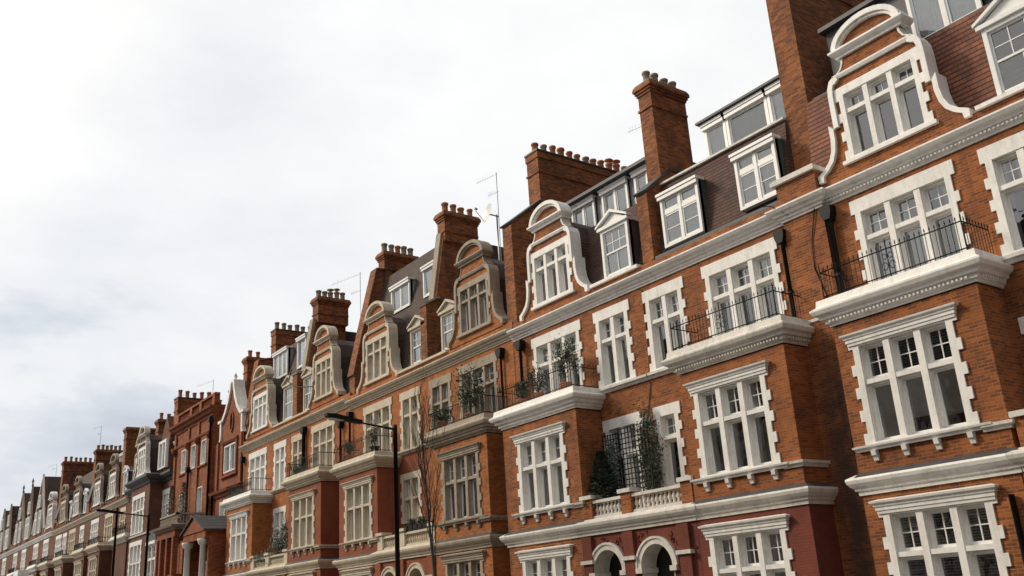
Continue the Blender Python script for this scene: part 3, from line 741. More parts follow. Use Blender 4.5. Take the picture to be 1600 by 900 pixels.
# attic strips of pale glazing
for a, b, s in ((-23.6, -22.35, 1), (-21.95, -20.65, 2), (-20.3, -19.1, 3)): dormer(B, a, b, 12.18, 13.45, 20.5, 'box', cheek='leadl', seed=s, cols=2, back=.5)
t = MB(); t.box(-23.75, -19.0, 20.62, 26, 12.1, 13.52); part('attic_storey', t, M['leadl'], B)
t = MB(); t.box(-24.0, -18.9, 20.2, 26.1, 13.55, 13.66); part('attic_roof', t, M['lead'], B)
dormer(B, -16.65, -15.82, 12.12, 13.32, 20.0, 'box', seed=5, cols=1, back=.5, cheek='timber'); dormer(B, -15.80, -14.28, 12.12, 13.32, 20.0, 'box', seed=6, cols=1, back=.5, cheek='timber', curt='dark'); dormer(B, -14.26, -13.6, 12.12, 13.32, 20.0, 'box', seed=7, cols=1, back=.5, cheek='timber')
t = MB(); t.box(-16.75, -13.6, 20.17, 25, 12.0, 13.40); part('glazed_storey', t, M['leadl'], B)
t = MB(); t.box(-16.8, -13.6, 19.80, 25.1, 13.43, 13.50); part('glazed_storey_roof', t, M['lead'], B)
t = MB(); t.box(-18.35, -13.6, 19.62, 20.3, 12.06, 12.12); part('eaves_board', t, M['whited'], B)
fin(B, -18.86, -18.40, [(19.05, 11.75), (20.2, 12.7), (21.5, 12.7)], cope='lead', name='party_wall')
chimney(B, -18.98, -18.42, 19.78, 21.36, 12.2, 15.85, 4, bmat='brickChim', pot='potb', seed=4)
pipe(B, -13.72, z1=8.35); pipe(B, -25.0, y=18.85, z1=8.4)
# alarm boxes
for x, z in ((-19.42, 4.72), ):
    t = MB(); t.box(x - .16, x + .16, 18.86, 18.999, z, z + .25); part('alarm_box', t, M['timber'], B)
fin(B, -25.86, -25.30, [(19.02, 13.3), (20.45, 14.45), (25.5, 14.45)], cope='lead')
chimney(B, -26.0, -25.3, 20.5, 25.6, 13.0, 16.65, 12, corbel=False, odd=(9, 10), pot='pota', seed=9, potmix=['pota', 'potb', 'pota', 'pota', 'pota'])

def cable(h, pts, r=.012):
    t = MB(); t.tube(pts, r, 5); return part('cable', t, M['iron'], h)
cable(B, [(-18.98, 18.985, 8.75), (-18.97, 18.98, 7.0), (-19.02, 18.98, 6.3), (-19.02, 18.82, 6.15), (-19.03, 18.98, 5.9), (-19.3, 18.98, 4.95)])
cable(B, [(-12.62, 18.6, 9.2), (-12.60, 18.84, 8.9), (-12.85, 18.86, 8.1), (-12.9, 18.86, 7.4), (-12.62, 18.86, 6.3), (-12.58, 18.85, 4.9), (-12.72, 18.86, 3.0), (-12.6, 18.86, 1.0)], .014)
cable(B, [(-13.9, 18.55, 9.35), (-13.75, 18.5, 9.3), (-13.62, 18.52, 9.25), (-13.3, 18.84, 8.9)], .014)

# ------------------------------------------------------------------ House C
C = house(-38.35, -25.56, 'orange house with buff stone windows, two stone-edged gables and a tall brown tiled attic', 'brickP', 'stone',
    [(-35.7, 6.15, 'T3', None, 'drape'), (-32.88, 6.15, 'D3', None, 'drape'), (-30.5, 6.15, 'D3', 'stoned', 'mix'), (-27.88, 6.15, 'T3', 'stoned', 'drape'),
     (-35.6, 2.85, 'T1', None, 'drape'), (-32.95, 3.30, 'D1s', None, 'mix'), (-27.78, 2.85, 'T1', 'stoned', 'mix'),
     (-35.7, -.75, 'T0', None, 'drape'), (-27.8, -.75, 'T0', 'stoned', 'mix')],
    [(-37.4, -33.95, YB, 'brickP', 'stone'), (-29.6, -26.08, YB, 'brickC', 'stoned')], dz=.12, ctrim='stone')
t = MB(); wall_panel(t, -31.55, -25.57, 2.3, 9.62, YF - .012, [(-30.5 - .73, -30.5 + .73, 6.27, 8.72), (-27.88 - 1.21, -27.88 + 1.21, 6.27, 8.77)]); part('brick_facing', t, M['brickC'], C)
bay_balcony(C, -37.4, -33.95, 'stone', dz=.12, dent=True); bay_balcony(C, -29.6, -26.08, 'stoned', dz=.12, rail='plain', dent=True)
portico(C, -33.93, -29.62, 'brickP', 'stone', [(-33.0, .74, 1.05), (-31.0, .74, 1.05)], dz=.15, piers=[-33.8, -32.0, -29.9], carved=False)
gable(C, -27.9, 1.12, 'brickC', 'stoned', curt='drape', seed=1, dz=.25); gable(C, -35.65, 1.12, 'brickP', 'stone', curt='drape', seed=2, dz=.10)
mansard(C, -38.1, -31.95, [(19.35, 9.55), (19.95, 12.3), (20.75, 15.5)], 'tiled'); mansard(C, -31.3, -25.9, [(19.4, 9.55), (20.1, 12.2)], 'tiled')
t = MB(); t.prism([(20.1, 12.2), (22.4, 13.1), (22.4, 12.0)], -31.3, -25.9, 'x'); part('slate_slope', t, M['slate'], C)
t = MB(); t.box(-31.25, -25.9, 23.0, 29, 12.2, 14.9); part('rear_storey', t, M['render'], C)
gutter(C, -33.8, -29.9, 9.58, mat='stone')
dormer(C, -32.92, -31.72, 9.72, 11.25, 19.12, 'ped', trim='stone', seed=2); dormer(C, -30.48, -29.35, 9.72, 11.25, 19.12, 'ped', trim='stone', seed=1)
dormer(C, -36.3, -34.6, 13.05, 14.3, 20.10, 'box', seed=3, cols=2, cheek='leadl', back=.9); dormer(C, -33.4, -32.25, 13.0, 14.35, 20.10, 'box', seed=4, cols=1, cheek='lead', back=.9)
dormer(C, -27.1, -26.2, 12.4, 13.7, 20.5, 'box', seed=5, cols=2, cheek='leadl', back=2)
fin(C, -31.95, -31.45, [(19.02, 12.0), (19.5, 12.3), (19.7, 12.35)], cope='stoned')
t = MB(); t.prism([(19.45, 11.6), (19.55, 12.3), (20.05, 15.35), (21.7, 15.0), (21.7, 11.6)], -31.95, -31.50, 'x'); part('chimney_breast', t, M['brickChim'], C)
t = MB(); t.prism([(19.47, 12.3), (19.97, 15.42), (20.07, 15.42), (19.57, 12.3)], -32.0, -31.62, 'x'); part('raked_coping', t, M['stoned'], C)
chimney(C, -31.98, -31.40, 20.05, 21.75, 15.0, 16.35, 4, pot='pota', seed=1)
fin(C, -38.62, -38.10, [(19.1, 10.6), (19.5, 12.4), (20.35, 15.95), (20.7, 15.95)], cope='brickChim')
chimney(C, -38.7, -38.1, 20.75, 22.6, 15.0, 16.95, 5, pot='potb', seed=2, potmix=['potb', 'potb', 'pota'])
pipe(C, -26.25, y=18.9, z1=8.45, r=.04); pipe(C, -25.75, y=18.9, z1=5.3, hopper=False); pipe(C, -38.15, y=18.88, z1=8.5, r=.05)

# ------------------------------------------------------------------ House D
D = house(-51.75, -38.36, 'orange house with glazed white attic, right of the narrow house with ogee gable', 'brickP', 'stone',
    [(-49.5, 6.15, 'T3', 'white', 'net'), (-46.4, 6.15, 'D3', 'white', 'net'), (-44.1, 6.15, 'D3', None, 'net'), (-41.2, 6.15, 'T3', None, 'drape'),
     (-49.3, 2.85, 'T1', 'white', 'net'), (-46.3, 3.30, 'D1s', 'white', 'net'), (-41.1, 2.85, 'T1', None, 'mix'),
     (-49.3, -.75, 'T0', 'white', 'drape'), (-41.1, -.75, 'T0', None, 'mix')],
    [(-51.2, -47.45, YB, 'brickC', 'whited'), (-42.8, -39.25, YB, 'brickP', 'stone')], dz=.3)
t = MB(); wall_panel(t, -51.74, -45.1, 2.5, 9.80, YF - .012, [(-49.5 - 1.21, -49.5 + 1.21, 6.45, 8.95), (-46.4 - .73, -46.4 + .73, 6.45, 8.90), (-46.3 - .73, -46.3 + .73, 3.6, 5.55)]); part('brick_facing', t, M['brickC'], D)
bay_balcony(D, -51.2, -47.45, 'white', dz=.3, rail='scroll'); bay_balcony(D, -42.8, -39.25, 'stone', dz=.3, rail='scroll')
portico(D, -47.43, -42.82, 'brickP', 'stone', [(-46.3, .74, 1.2), (-44.2, .74, 1.2)], dz=.3, piers=[-47.2, -45.3, -43.1], carved=False)
gable(D, -41.15, 1.02, 'brickP', 'stone', curt='drape', seed=3, dz=.5); gable(D, -49.3, 1.12, 'brickC', 'stone', wtrim='white', curt='net', seed=2, dz=.42)
mansard(D, -51.7, -45.0, [(19.35, 9.75), (19.95, 12.5), (20.5, 14.9)], 'tiled'); mansard(D, -44.4, -38.6, [(19.4, 9.75), (20.0, 12.3)], 'slate')
t = MB(); t.prism([(20.0, 12.3), (22.6, 13.6), (22.6, 12.0)], -44.3, -38.6, 'x'); part('slate_slope', t, M['slate'], D)
t = MB(); t.box(-44.3, -38.7, 22.7, 29, 12.2, 15.2); part('rear_storey', t, M['brickChim'], D)
gutter(D, -47.3, -42.9, 9.80, mat='stone')
dormer(D, -46.35, -45.1, 9.95, 11.75, 19.12, 'ped', trim='stone', seed=2); dormer(D, -43.8, -42.75, 9.95, 11.7, 19.12, 'ped', trim='stone', seed=1)
dormer(D, -50.1, -48.1, 13.0, 14.55, 20.0, 'box', seed=3, cols=3, cheek='leadl', back=1.2); dormer(D, -46.75, -45.6, 12.95, 14.6, 20.0, 'box', seed=4, cols=1, cheek='leadl', back=1.2)
fin(D, -44.98, -44.45, [(19.02, 12.1), (19.7, 12.3)], cope='stoned')
t = MB(); t.prism([(19.5, 11.6), (19.6, 12.4), (20.05, 15.2), (21.8, 15.0), (21.8, 11.6)], -45.0, -44.5, 'x'); part('chimney_breast', t, M['brickChim'], D)
t = MB(); t.prism([(19.5, 12.4), (19.95, 15.25), (20.07, 15.25), (19.6, 12.4)], -45.05, -44.62, 'x'); part('raked_coping', t, M['stoned'], D)
chimney(D, -45.0, -44.3, 20.1, 21.85, 15.0, 16.4, 5, pot='potb', seed=6, odd=(2, 3))
fin(D, -52.1, -51.5, [(19.15, 10.8), (19.7, 14.6), (20.6, 14.8)], cope='brickChim')
chimney(D, -52.3, -51.6, 20.7, 23.2, 14.0, 16.65, 6, corbel=False, pot='potb', seed=8)
chimney(D, -53.8, -53.2, 19.6, 20.6, 12.0, 15.2, 2, seed=12)
pipe(D, -43.2, z1=8.75, r=.09); pipe(D, -39.1, z1=8.3, r=.05); pipe(D, -51.5, z1=8.6, r=.05)

# ------------------------------------------------------------------ E: two carved terracotta houses
Eh = thing('terraced_house', (-54.1, YF, GZ), 'narrow carved brick house with a white curved ogee gable and a little columned porch', 'house', 'red brick mansion houses in one long terrace')
mb = MB(); wins = [(-54.85, -52.95, 8.45, 10.05)] + [(x - .45, x + .45, 4.7, 6.85) for x in (-54.85, -52.85)] + [(-53.4, -52.2, 0.4, 3.4)]
wall_panel(mb, -56.6, -51.76, GZ, 10.4, YF, wins)
og = [(1.75, 10.4), (1.72, 11.55), (1.45, 11.7), (1.0, 12.1), (.6, 12.7), (.33, 13.3), (.24, 13.75)]
ov = [(.0, 10.75), (.0, 12.0)]
mb.prism([(-53.75 - a, b) for a, b in og] + [(-53.75 + a, b) for a, b in og[::-1]], YF + .002, YF + .45, 'y')
for a in (-55.9, -52.05): mb.box(a - .15, a + .15, YF - .1, YF - .001, 7.5, 10.4)
mb.box(-56.6, -51.8, YF + .5, 30, GZ, 9.5)
wl = part('wall', mb, M['brickR'], Eh)
mb = MB()
for sx in (-1, 1):
    mb.strip([(-53.75 + sx * (a + .12), b + .05) for a, b in og[1:]], [(-53.75 + sx * (a - .10), b - .06) for a, b in og[1:]], YF - .12, YF + .55)
    mb.strip([(-53.75 + sx * 1.87, 11.55), (-53.75 + sx * 1.85, 10.6), (-53.75 + sx * 1.95, 10.45)], [(-53.75 + sx * 1.65, 11.55), (-53.75 + sx * 1.66, 10.65), (-53.75 + sx * 1.72, 10.45)], YF - .1, YF + .5)
    mb.box(-53.75 + sx * 1.55, -53.75 + sx * 2.1, YF - .15, YF + .55, 11.55, 11.72)
mb.box(-54.02, -53.48, YF - .1, YF + .5, 13.72, 13.86); mb.lathe(-53.75, YF + .1, [(.1, 13.86), (.05, 13.95), (.12, 14.08), (.03, 14.3), (.0, 14.35)], 8)
part('gable_coping', mb, M['white'], wl)
mb = MB(); mb.lathe(0, 0, [(.0, 0), (.34, 0), (.34, .12), (.0, .12)], 16)
mb2 = MB(); mb2.strip([(-53.75 + .30 * math.cos(t), 11.35 + .62 * math.sin(t)) for t in [i * math.pi / 12 for i in range(25)]], [(-53.75 + .20 * math.cos(t), 11.35 + .52 * math.sin(t)) for t in [i * math.pi / 12 for i in range(25)]], YF - .08, YF + .02)
part('oval_surround', mb2, M['brickR'], wl)
mb2 = MB(); mb2.add([(-53.75 + .2 * math.cos(t), YF - .01, 11.35 + .52 * math.sin(t)) for t in [i * math.pi / 12 for i in range(24)]], [tuple(range(24))]); part('pane', mb2, M['glass'], wl)
mb = MB()
mb.sweep([(0, 7.15), (.08, 7.15), (.12, 7.3), (.25, 7.36), (.3, 7.5), (0, 7.58)], [(-56.6, YF), (-51.78, YF)])
mb.sweep([(0, 10.15), (.08, 10.15), (.15, 10.26), (.15, 10.32), (0, 10.36)], [(-55.2, YF), (-52.6, YF)]); mb.box(-55.15, -54.95, YF - .1, YF, 8.3, 10.15); mb.box(-52.85, -52.65, YF - .1, YF, 8.3, 10.15); mb.box(-55.2, -52.6, YF - .14, YF, 8.18, 8.3)
part('cornice', mb, M['brickR'], Eh)
place_window(Eh, -53.9, YF, 8.45, win_meshes(1.9, 1.6, 2, 0, 'white', .08, quoin=False, jamb=.08, depth=.2, seed=1, curt='net'))
for x in (-54.85, -52.85): place_window(Eh, x, YF, 4.7, win_meshes(.9, 2.15, 1, 0, 'white', .08, quoin=False, jamb=.07, depth=.22, seed=2, curt='net', sash=True))
place_window(Eh, -52.8, YF, .4, win_meshes(1.2, 3.0, 1, 1.9, 'white', .08, quoin=False, jamb=.08, depth=.2, seed=2, curt='dark'))
# porch: two white columns, pediment and slate roof
P = MB(); P.box(-55.6, -51.78, 17.05, 17.25, 4.55, 4.95); P.prism([(-55.7, 4.96), (-51.7, 4.96), (-53.7, 5.75)], 17.0, 17.2, 'y'); P.box(-51.95, -51.78, 17.26, YF, GZ, 4.95); P.box(-55.55, -55.35, 17.26, YF, GZ, 4.95); P.box(-55.4, -52, 18.0, 18.1, 3.6, 4.55)
po = part('porch', P, M['brickR'], Eh)
P = MB(); P.prism([(-55.85, 4.94), (-53.7, 5.84), (-51.6, 4.94), (-51.6, 5.02), (-53.7, 5.93), (-55.85, 5.02)], 16.9, YF, 'y'); part('porch_roof', P, M['slate'], po)
for x in (-55.0, -52.35):
    P = MB(); P.lathe(x, 17.15, [(.28, GZ), (.28, GZ + .1), (.18, GZ + .3), (.185, 1.5), (.155, 4.2), (.26, 4.3), (.28, 4.4), (.32, 4.5), (.32, 4.55)], 14); part('column', P, M['white'], po)
place_window(po, -53.7, 18.0, .2, win_meshes(1.6, 3.3, 2, 2.2, 'white', .1, quoin=False, jamb=.09, depth=.18, seed=3, curt='dark'))
chimney(Eh, -57.1, -56.5, 20.0, 23.4, 9.5, 14.1, 5, pot='pota', seed=3)
mansard(Eh, -56.5, -51.9, [(19.6, 9.5), (21.0, 12.0)], 'tiled')
pipe(Eh, -56.35, z1=7.2, r=.06)

E2 = thing('terraced_house', (-60.5, YF, GZ), 'tall deep-red house with balustraded parapet and square bay topped by two conifers', 'house', 'red brick mansion houses in one long terrace')
y2 = 18.85
mb = MB(); ws = [(x - .45, x + .45, 9.55, 11.05) for x in (-62.1, -60.2, -58.2)] + [(x - .5, x + .5, 5.6, 8.2) for x in (-62.1, -58.6)]
wall_panel(mb, -64.2, -56.62, GZ, 13.0, y2, ws)
mb.add([(-56.62, y2, GZ), (-56.62, 30, GZ), (-56.62, 30, 13.0), (-56.62, y2, 13.0)], [(0, 1, 2, 3)]); mb.add([(-64.2, y2, GZ), (-64.2, 30, GZ), (-64.2, 30, 13.0), (-64.2, y2, 13.0)], [(3, 2, 1, 0)])
mb.add([(-64.2, y2, 13.0), (-56.62, y2, 13.0), (-56.62, 30, 13.0), (-64.2, 30, 13.0)], [(0, 1, 2, 3)])
for x in (-63.9, -61.15, -59.2, -56.95): mb.box(x - .16, x + .16, y2 - .10, y2 - .001, 3.0, 12.3)
part('wall', mb, M['brickR'], E2)
mb = MB()
mb.sweep([(0, 12.3), (.06, 12.3), (.10, 12.45), (.22, 12.5), (.28, 12.65), (.42, 12.72), (.46, 12.84), (0, 12.9)], [(-64.2, 20), (-64.2, y2), (-56.62, y2), (-56.62, 20)])
mb.sweep([(0, 11.35), (.05, 11.35), (.09, 11.45), (.09, 11.5), (0, 11.54)], [(-64.2, y2), (-56.62, y2)])
for x in (-63.9, -61.15, -59.2, -56.95): mb.lathe(x, y2 - .12, [(.05, 10.9), (.18, 11.05), (.25, 11.3), (.2, 11.36)], 8)
mb.box(-63.0, -61.2, y2 - .1, y2, 9.42, 9.53); mb.box(-59.1, -57.5, y2 - .1, y2, 9.42, 9.53); mb.box(-62.8, -61.4, y2 - .1, y2, 5.46, 5.58); mb.box(-59.3, -57.8, y2 - .1, y2, 5.46, 5.58)
part('cornice', mb, M['brickR'], E2)
mb = MB(); mb.box(-64.2, -56.62, y2 + .03, y2 + .3, 12.92, 13.05); mb.box(-64.25, -56.58, y2, y2 + .33, 13.6, 13.74)
for x in (-64.0, -61.2, -59.3, -56.82): mb.box(x - .2, x + .2, y2 - .01, y2 + .34, 12.92, 13.7)
for i in range(40):
    x = -63.7 + i * .17
    if all(abs(x - q) > .28 for q in (-64.0, -61.2, -59.3, -56.82)): mb.lathe(x, y2 + .15, [(.05, 13.05), (.07, 13.2), (.035, 13.4), (.055, 13.6)], 6)
part('balustrade', mb, M['brickR'], E2)
for x in (-62.1, -60.2, -58.2): place_window(E2, x, y2, 9.55, win_meshes(.9, 1.5, 1, 0, 'white', .06, quoin=False, jamb=.06, depth=.26, seed=2, curt='net', sash=True))
for x in (-62.1, -58.6): place_window(E2, x, y2, 5.6, win_meshes(1.0, 2.6, 1, 0, 'white', .06, quoin=False, jamb=.06, depth=.26, seed=3, curt='net', sash=True))
mb = MB(); mb.box(-60.2, -56.75, 16.95, y2 - .001, GZ, 3.0)
for x in (-60.05, -59.3, -58.1, -56.95): mb.box(x - .14, x + .14, 16.85, 17.15, 3.0, 5.1)
mb.box(-60.2, -56.75, 16.9, y2 - .001, 5.1, 5.6); mb.box(-56.95, -56.75, 17.5, y2 - .001, 3.0, 5.1); mb.box(-60.0, -56.9, 17.3, 17.32, 3.0, 5.1)
bb = part('bay', mb, M['brickR'], E2)
mb = MB(); mb.sweep([(0, 5.5), (.05, 5.5), (.1, 5.6), (.25, 5.65), (.32, 5.78), (0, 5.85)], [(-60.2, y2), (-60.2, 16.9), (-56.75, 16.9), (-56.75, y2)])
mb.box(-60.2, -56.75, 16.95, 17.15, 6.35, 6.45); mb.box(-60.2, -60.0, 16.95, y2, 6.35, 6.45); mb.box(-56.95, -56.75, 16.95, y2, 6.351, 6.451)
for i in range(21): mb.lathe(-60.1 + i * .165, 17.05, [(.04, 5.8), (.065, 5.95), (.03, 6.15), (.05, 6.35)], 6)
for i in range(9): mb.lathe(-56.85, 17.25 + i * .165, [(.04, 5.8), (.065, 5.95), (.03, 6.15), (.05, 6.35)], 6)
part('balustrade', mb, M['stoned'], bb)
chimney(E2, -66.1, -65.3, 19.2, 22.2, 9.5, 15.25, 6, corbel=False, pot='pota', seed=3, pz=.55)
pipe(E2, -60.75, y=18.7, z1=9.4, r=.05); pipe(E2, -56.75, y=18.7, z1=11.9, r=.06)

# ------------------------------------------------------------------ F: dark corniced bay house
F = house(-75.6, -64.22, 'brown brick house with a full-height bay, dark lead cornice and mixed white gables', 'brickF', 'white',
    [(-66.1, 6.1, 'D3', None, 'net'), (-73.2, 6.1, 'T3', None, 'net')], [(-75.3, -71.6)], dz=.5, cornice=False, strings=False)
mb = MB(); ws = [(-70.9, -68.0, 6.4, 9.1), (-70.9, -68.0, 2.4, 5.9), (-70.9, -68.0, -1.2, 1.4)]
wall_panel(mb, -71.5, -66.9, GZ, 9.9, 18.1, ws); mb.add([(-66.9, 18.1, GZ), (-66.9, YF, GZ), (-66.9, YF, 9.9), (-66.9, 18.1, 9.9)], [(0, 1, 2, 3)])
mb.add([(-71.5, 18.1, GZ), (-71.5, YF, GZ), (-71.5, YF, 9.9), (-71.5, 18.1, 9.9)], [(3, 2, 1, 0)]); part('bay', mb, M['brickF'], F)
for (a, b, c, d), cu in zip(ws, ('net', 'net', 'drape')): place_window(F, (a + b) / 2, 18.1, c, win_meshes(b - a, d - c, 3, round((d - c) * .58, 2), 'white', .3, jamb=.2, seed=2, curt=cu))
mb = MB(); mb.sweep([(0, 9.6), (.06, 9.6), (.1, 9.75), (.3, 9.85), (.42, 10.0), (.42, 10.15), (0, 10.25)], [(-75.6, YF), (-71.5, YF), (-71.5, 18.1), (-66.9, 18.1), (-66.9, YF), (-64.22, YF)]); mb.box(-71.5, -66.9, 18.1, 19.5, 9.9, 10.2); part('cornice', mb, M['lead'], F)
mb = MB(); mb.sweep([(0, 6.2), (.08, 6.2), (.1, 6.3), (0, 6.34)], [(-71.5, YF), (-71.5, 18.1), (-66.9, 18.1), (-66.9, YF), (-64.22, YF)]); part('string_course', mb, M['whited'], F)
gable(F, -69.5, 1.02, 'brickF', 'whited', y=18.15, dz=.75, seed=2, curt='net', wtrim='white', roof='tiled', thick=.2); 
gable(F, -73.4, 1.05, 'brickF', 'stone', dz=.75, seed=3, curt='net', wtrim='white', roof='tiled', thick=.2)
mb = MB(); mb.box(-67.6, -65.7, 18.9, 21, 10.25, 12.7); mb.prism([(-67.75, 12.7), (-65.6, 12.7), (-66.65, 14.2)], 18.9, 21, 'y'); part('gable', mb, M['brickF'], F)
place_window(F, -66.65, 18.88, 10.5, win_meshes(1.7, 1.95, 1, 0, 'white', .2, quoin=False, jamb=.22, depth=.02, proud=.1, seed=1, curt='net') if 0 else win_meshes(1.7, 1.95, 2, 0, 'white', .2, quoin=False, jamb=.2, depth=.01, proud=.2, seed=1, curt='net'))
dormer(F, -65.5, -64.5, 10.3, 12.1, 19.2, 'flat', seed=3)
mansard(F, -75.5, -64.3, [(19.5, 9.9), (20.2, 12.8)], 'slate')
bay_balcony(F, -75.3, -71.6, 'whited', dz=.5, rail='scroll', dent=False)
mb = MB(); mb.box(-66.3, -64.3, 18.0, YF, 1.8, 2.6); mb.box(-66.4, -64.25, 17.9, YF, 5.35, 5.55); mb.box(-64.42, -64.3, 18.3, YF, 2.6, 5.35); eb = part('oriel', mb, M['white'], F)
mb = MB(); mb.prism([(-66.3, 5.56), (-64.35, 5.56), (-64.6, 5.95), (-65.3, 6.15), (-66.0, 5.95)], 18.0, YF, 'y'); part('lead_roof', mb, M['lead'], eb)
place_window(eb, -65.3, 18.05, 2.6, win_meshes(2.0, 2.75, 2, 1.8, 'white', .1, quoin=False, jamb=.1, mull=.1, bars=(2, 2), lobars=(2, 2), depth=.2, seed=1, curt='dark'))
chimney(F, -72.6, -71.9, 19.8, 22.0, 10, 15.0, 4, seed=3, pot='pota')
chimney(F, -79.4, -78.6, 19.2, 22.4, 10, 15.6, 0, seed=4)

# ------------------------------------------------------------------ the far houses
def far_house(xl, xr, label, bmat, trim, gabs, wins3, bays, chims, dz=.5, roofm='tiled', tall=14.6, extra=None):
    h = house(xl, xr, label, bmat, trim,
        [(x, 6.15, k, tr, 'net') for x, k, tr in wins3] + [((b[0] + b[1]) / 2, 2.85, 'T1', None, 'mix') for b in bays] + [((b[0] + b[1]) / 2, -.7, 'T0', None, 'mix') for b in bays],
        bays, dz=dz, bay_mat=bmat, bay_trim='stone')
    for b in bays: bay_balcony(h, b[0], b[1], 'stone', dz=dz, rail='low', dent=False)
    for i, g in enumerate(gabs): gable(h, g[0], g[1], bmat, 'stoned', dz=dz + .12, seed=i, curt='net', wtrim=g[2] if len(g) > 2 else 'white', roof='tiled', thick=.14)
    mansard(h, xl + .1, xr - .1, [(19.4, 9.6 + dz), (20.0, 12.3), (20.7, tall)], roofm)
    for c in chims: chimney(h, *c[:6], c[6], seed=int(abs(c[0])), potmix=['pota', 'potb'], corbel=True); fin(h, c[0] + .05, c[1] + .25, [(19.1, 11.0), (19.6, 13.2), (20.2, c[5] - 1.2), (21, c[5] - 1.2)], cope='lead')
    return h
G = far_house(-88.6, -75.6, 'fourth-from-far brown house with paired pale gables and a ribbon of rooflights', 'brickF', 'stone',
    [(-81.0, 1.05), (-86.0, 1.08)], [(-77.1, 'D3', 'stone'), (-81.3, 'T3', 'stone'), (-86.0, 'T3', 'white')], [(-82.9, -79.3), (-87.9, -84.4)], [(-90.2, -89.5, 19.4, 21.6, 10, 15.6, 6)], tall=14.2)
dormer(G, -78.3, -77.2, 10.2, 11.9, 19.15, 'ped', seed=1); dormer(G, -84.4, -79.5, 13.2, 14.3, 20.2, 'box', seed=2, cols=3, back=1)
H = far_house(-103.0, -88.6, 'distant brown house with twin gables and an orange window box balcony', 'brickF', 'stone',
    [(-93.8, 1.1), (-99.4, 1.1, 'stone')], [(-90.6, 'D3', 'white'), (-94.4, 'T3', 'stone'), (-97.5, 'D3', 'white'), (-100.2, 'T3', 'white')], [(-95.5, -92.2), (-102.0, -98.6)], [(-103.6, -102.8, 19.3, 23.0, 10, 16.6, 8)], tall=14.8)
dormer(H, -91.6, -90.5, 10.2, 11.9, 19.15, 'ped', seed=1); dormer(H, -97.2, -96.2, 10.2, 11.9, 19.15, 'flat', seed=2)
def steep_house(xl, xr, label, gab, seed, apex):
    h = house(xl, xr, label, 'brickF', 'white', [((xl + xr) / 2 - 2.6, 6.2, 'T3', 'white', 'net'), ((xl + xr) / 2 + 2.6, 6.2, 'T3', 'white', 'net'), ((xl + xr) / 2 - 2.6, 2.85, 'T1', 'white', 'mix'), ((xl + xr) / 2 + 2.6, 2.85, 'T1', 'white', 'mix')], [((xl + xr) / 2 + .8, (xl + xr) / 2 + 4.6)], dz=.6, zwall=10.0)
    bay_balcony(h, (xl + xr) / 2 + .8, (xl + xr) / 2 + 4.6, 'white', dz=.6, rail='low', dent=False)
    for xc, hw in gab:
        g = MB(); g.prism([(xc - hw, 10.61), (xc + hw, 10.61), (xc + hw, 10.8), (xc, apex), (xc - hw, 10.8)], YF - .01, YF + .4, 'y'); go = part('gable', g, M['brickF'], h)
        g = MB()
        for sx in (-1, 1): g.strip([(xc + sx * (hw + .2), 10.6), (xc, apex + .25)], [(xc + sx * (hw - .05), 10.6), (xc, apex - .12)], YF - .10, YF + .08)
        if seed == 2: g.lathe(xc, YF - .05, [(.1, apex), (.06, apex + .4), (.14, apex + .55), (.02, apex + .95)], 8)
        part('bargeboard', g, M['whited' if seed == 1 else 'stoned'], go)
        g = MB(); g.prism([(xc - hw, 10.8), (xc, apex), (xc + hw, 10.8)], YF + .4, 24, 'y'); part('gable_roof', g, M['tiled'], go)
        place_window(h, xc - hw * .36, YF - .05, 10.3, win_meshes(1.2, 2.3, 2, 1.5, 'white', .1, quoin=False, jamb=.1, mull=.1, depth=.02, proud=.16, seed=seed, curt='net'))
        place_window(h, xc + hw * .36, YF - .05, 10.3, win_meshes(1.2, 2.3, 2, 1.5, 'white', .1, quoin=False, jamb=.1, mull=.1, depth=.02, proud=.16, seed=seed, curt='net'))
        place_window(h, xc, YF - .05, 13.0, win_meshes(1.2, 1.3, 2, 0, 'white', .1, quoin=False, jamb=.1, mull=.1, depth=.02, proud=.16, seed=seed, curt='net'))
    mansard(h, xl, xr, [(19.4, 10.0), (21.5, 14.0)], 'tiled')
    return h
I = steep_house(-114.6, -103.0, 'far house with one big steep white-edged pointed gable and grey side roof', [(-111.2, 3.0)], 1, 16.3)
gable(I, -105.5, 1.1, 'brickF', 'white', dz=.7, seed=2, curt='net')
J = steep_house(-127.0, -114.6, 'house beyond the pointed gable with a second steep white gable and a finial', [(-117.0, 1.5), (-122.6, 3.2)], 2, 16.0)
K2 = steep_house(-140.0, -127.0, 'farthest house of the terrace with a tall thin pointed gable at the left edge', [(-130.2, 1.7), (-135.0, 2.6)], 3, 15.4)
t = MB(); t.box(-112.6, -111.9, 20.0, 22.5, 10, 15.8); part('chimney', t, M['brickChim'], I)
t = MB(); t.box(-122.0, -119.2, 16.6, YF, 4.5, 9.2) if 0 else t.box(-112.0, -109.4, 17.2, YF, 2.0, 6.6); part('conservatory', t, M['white'], I)

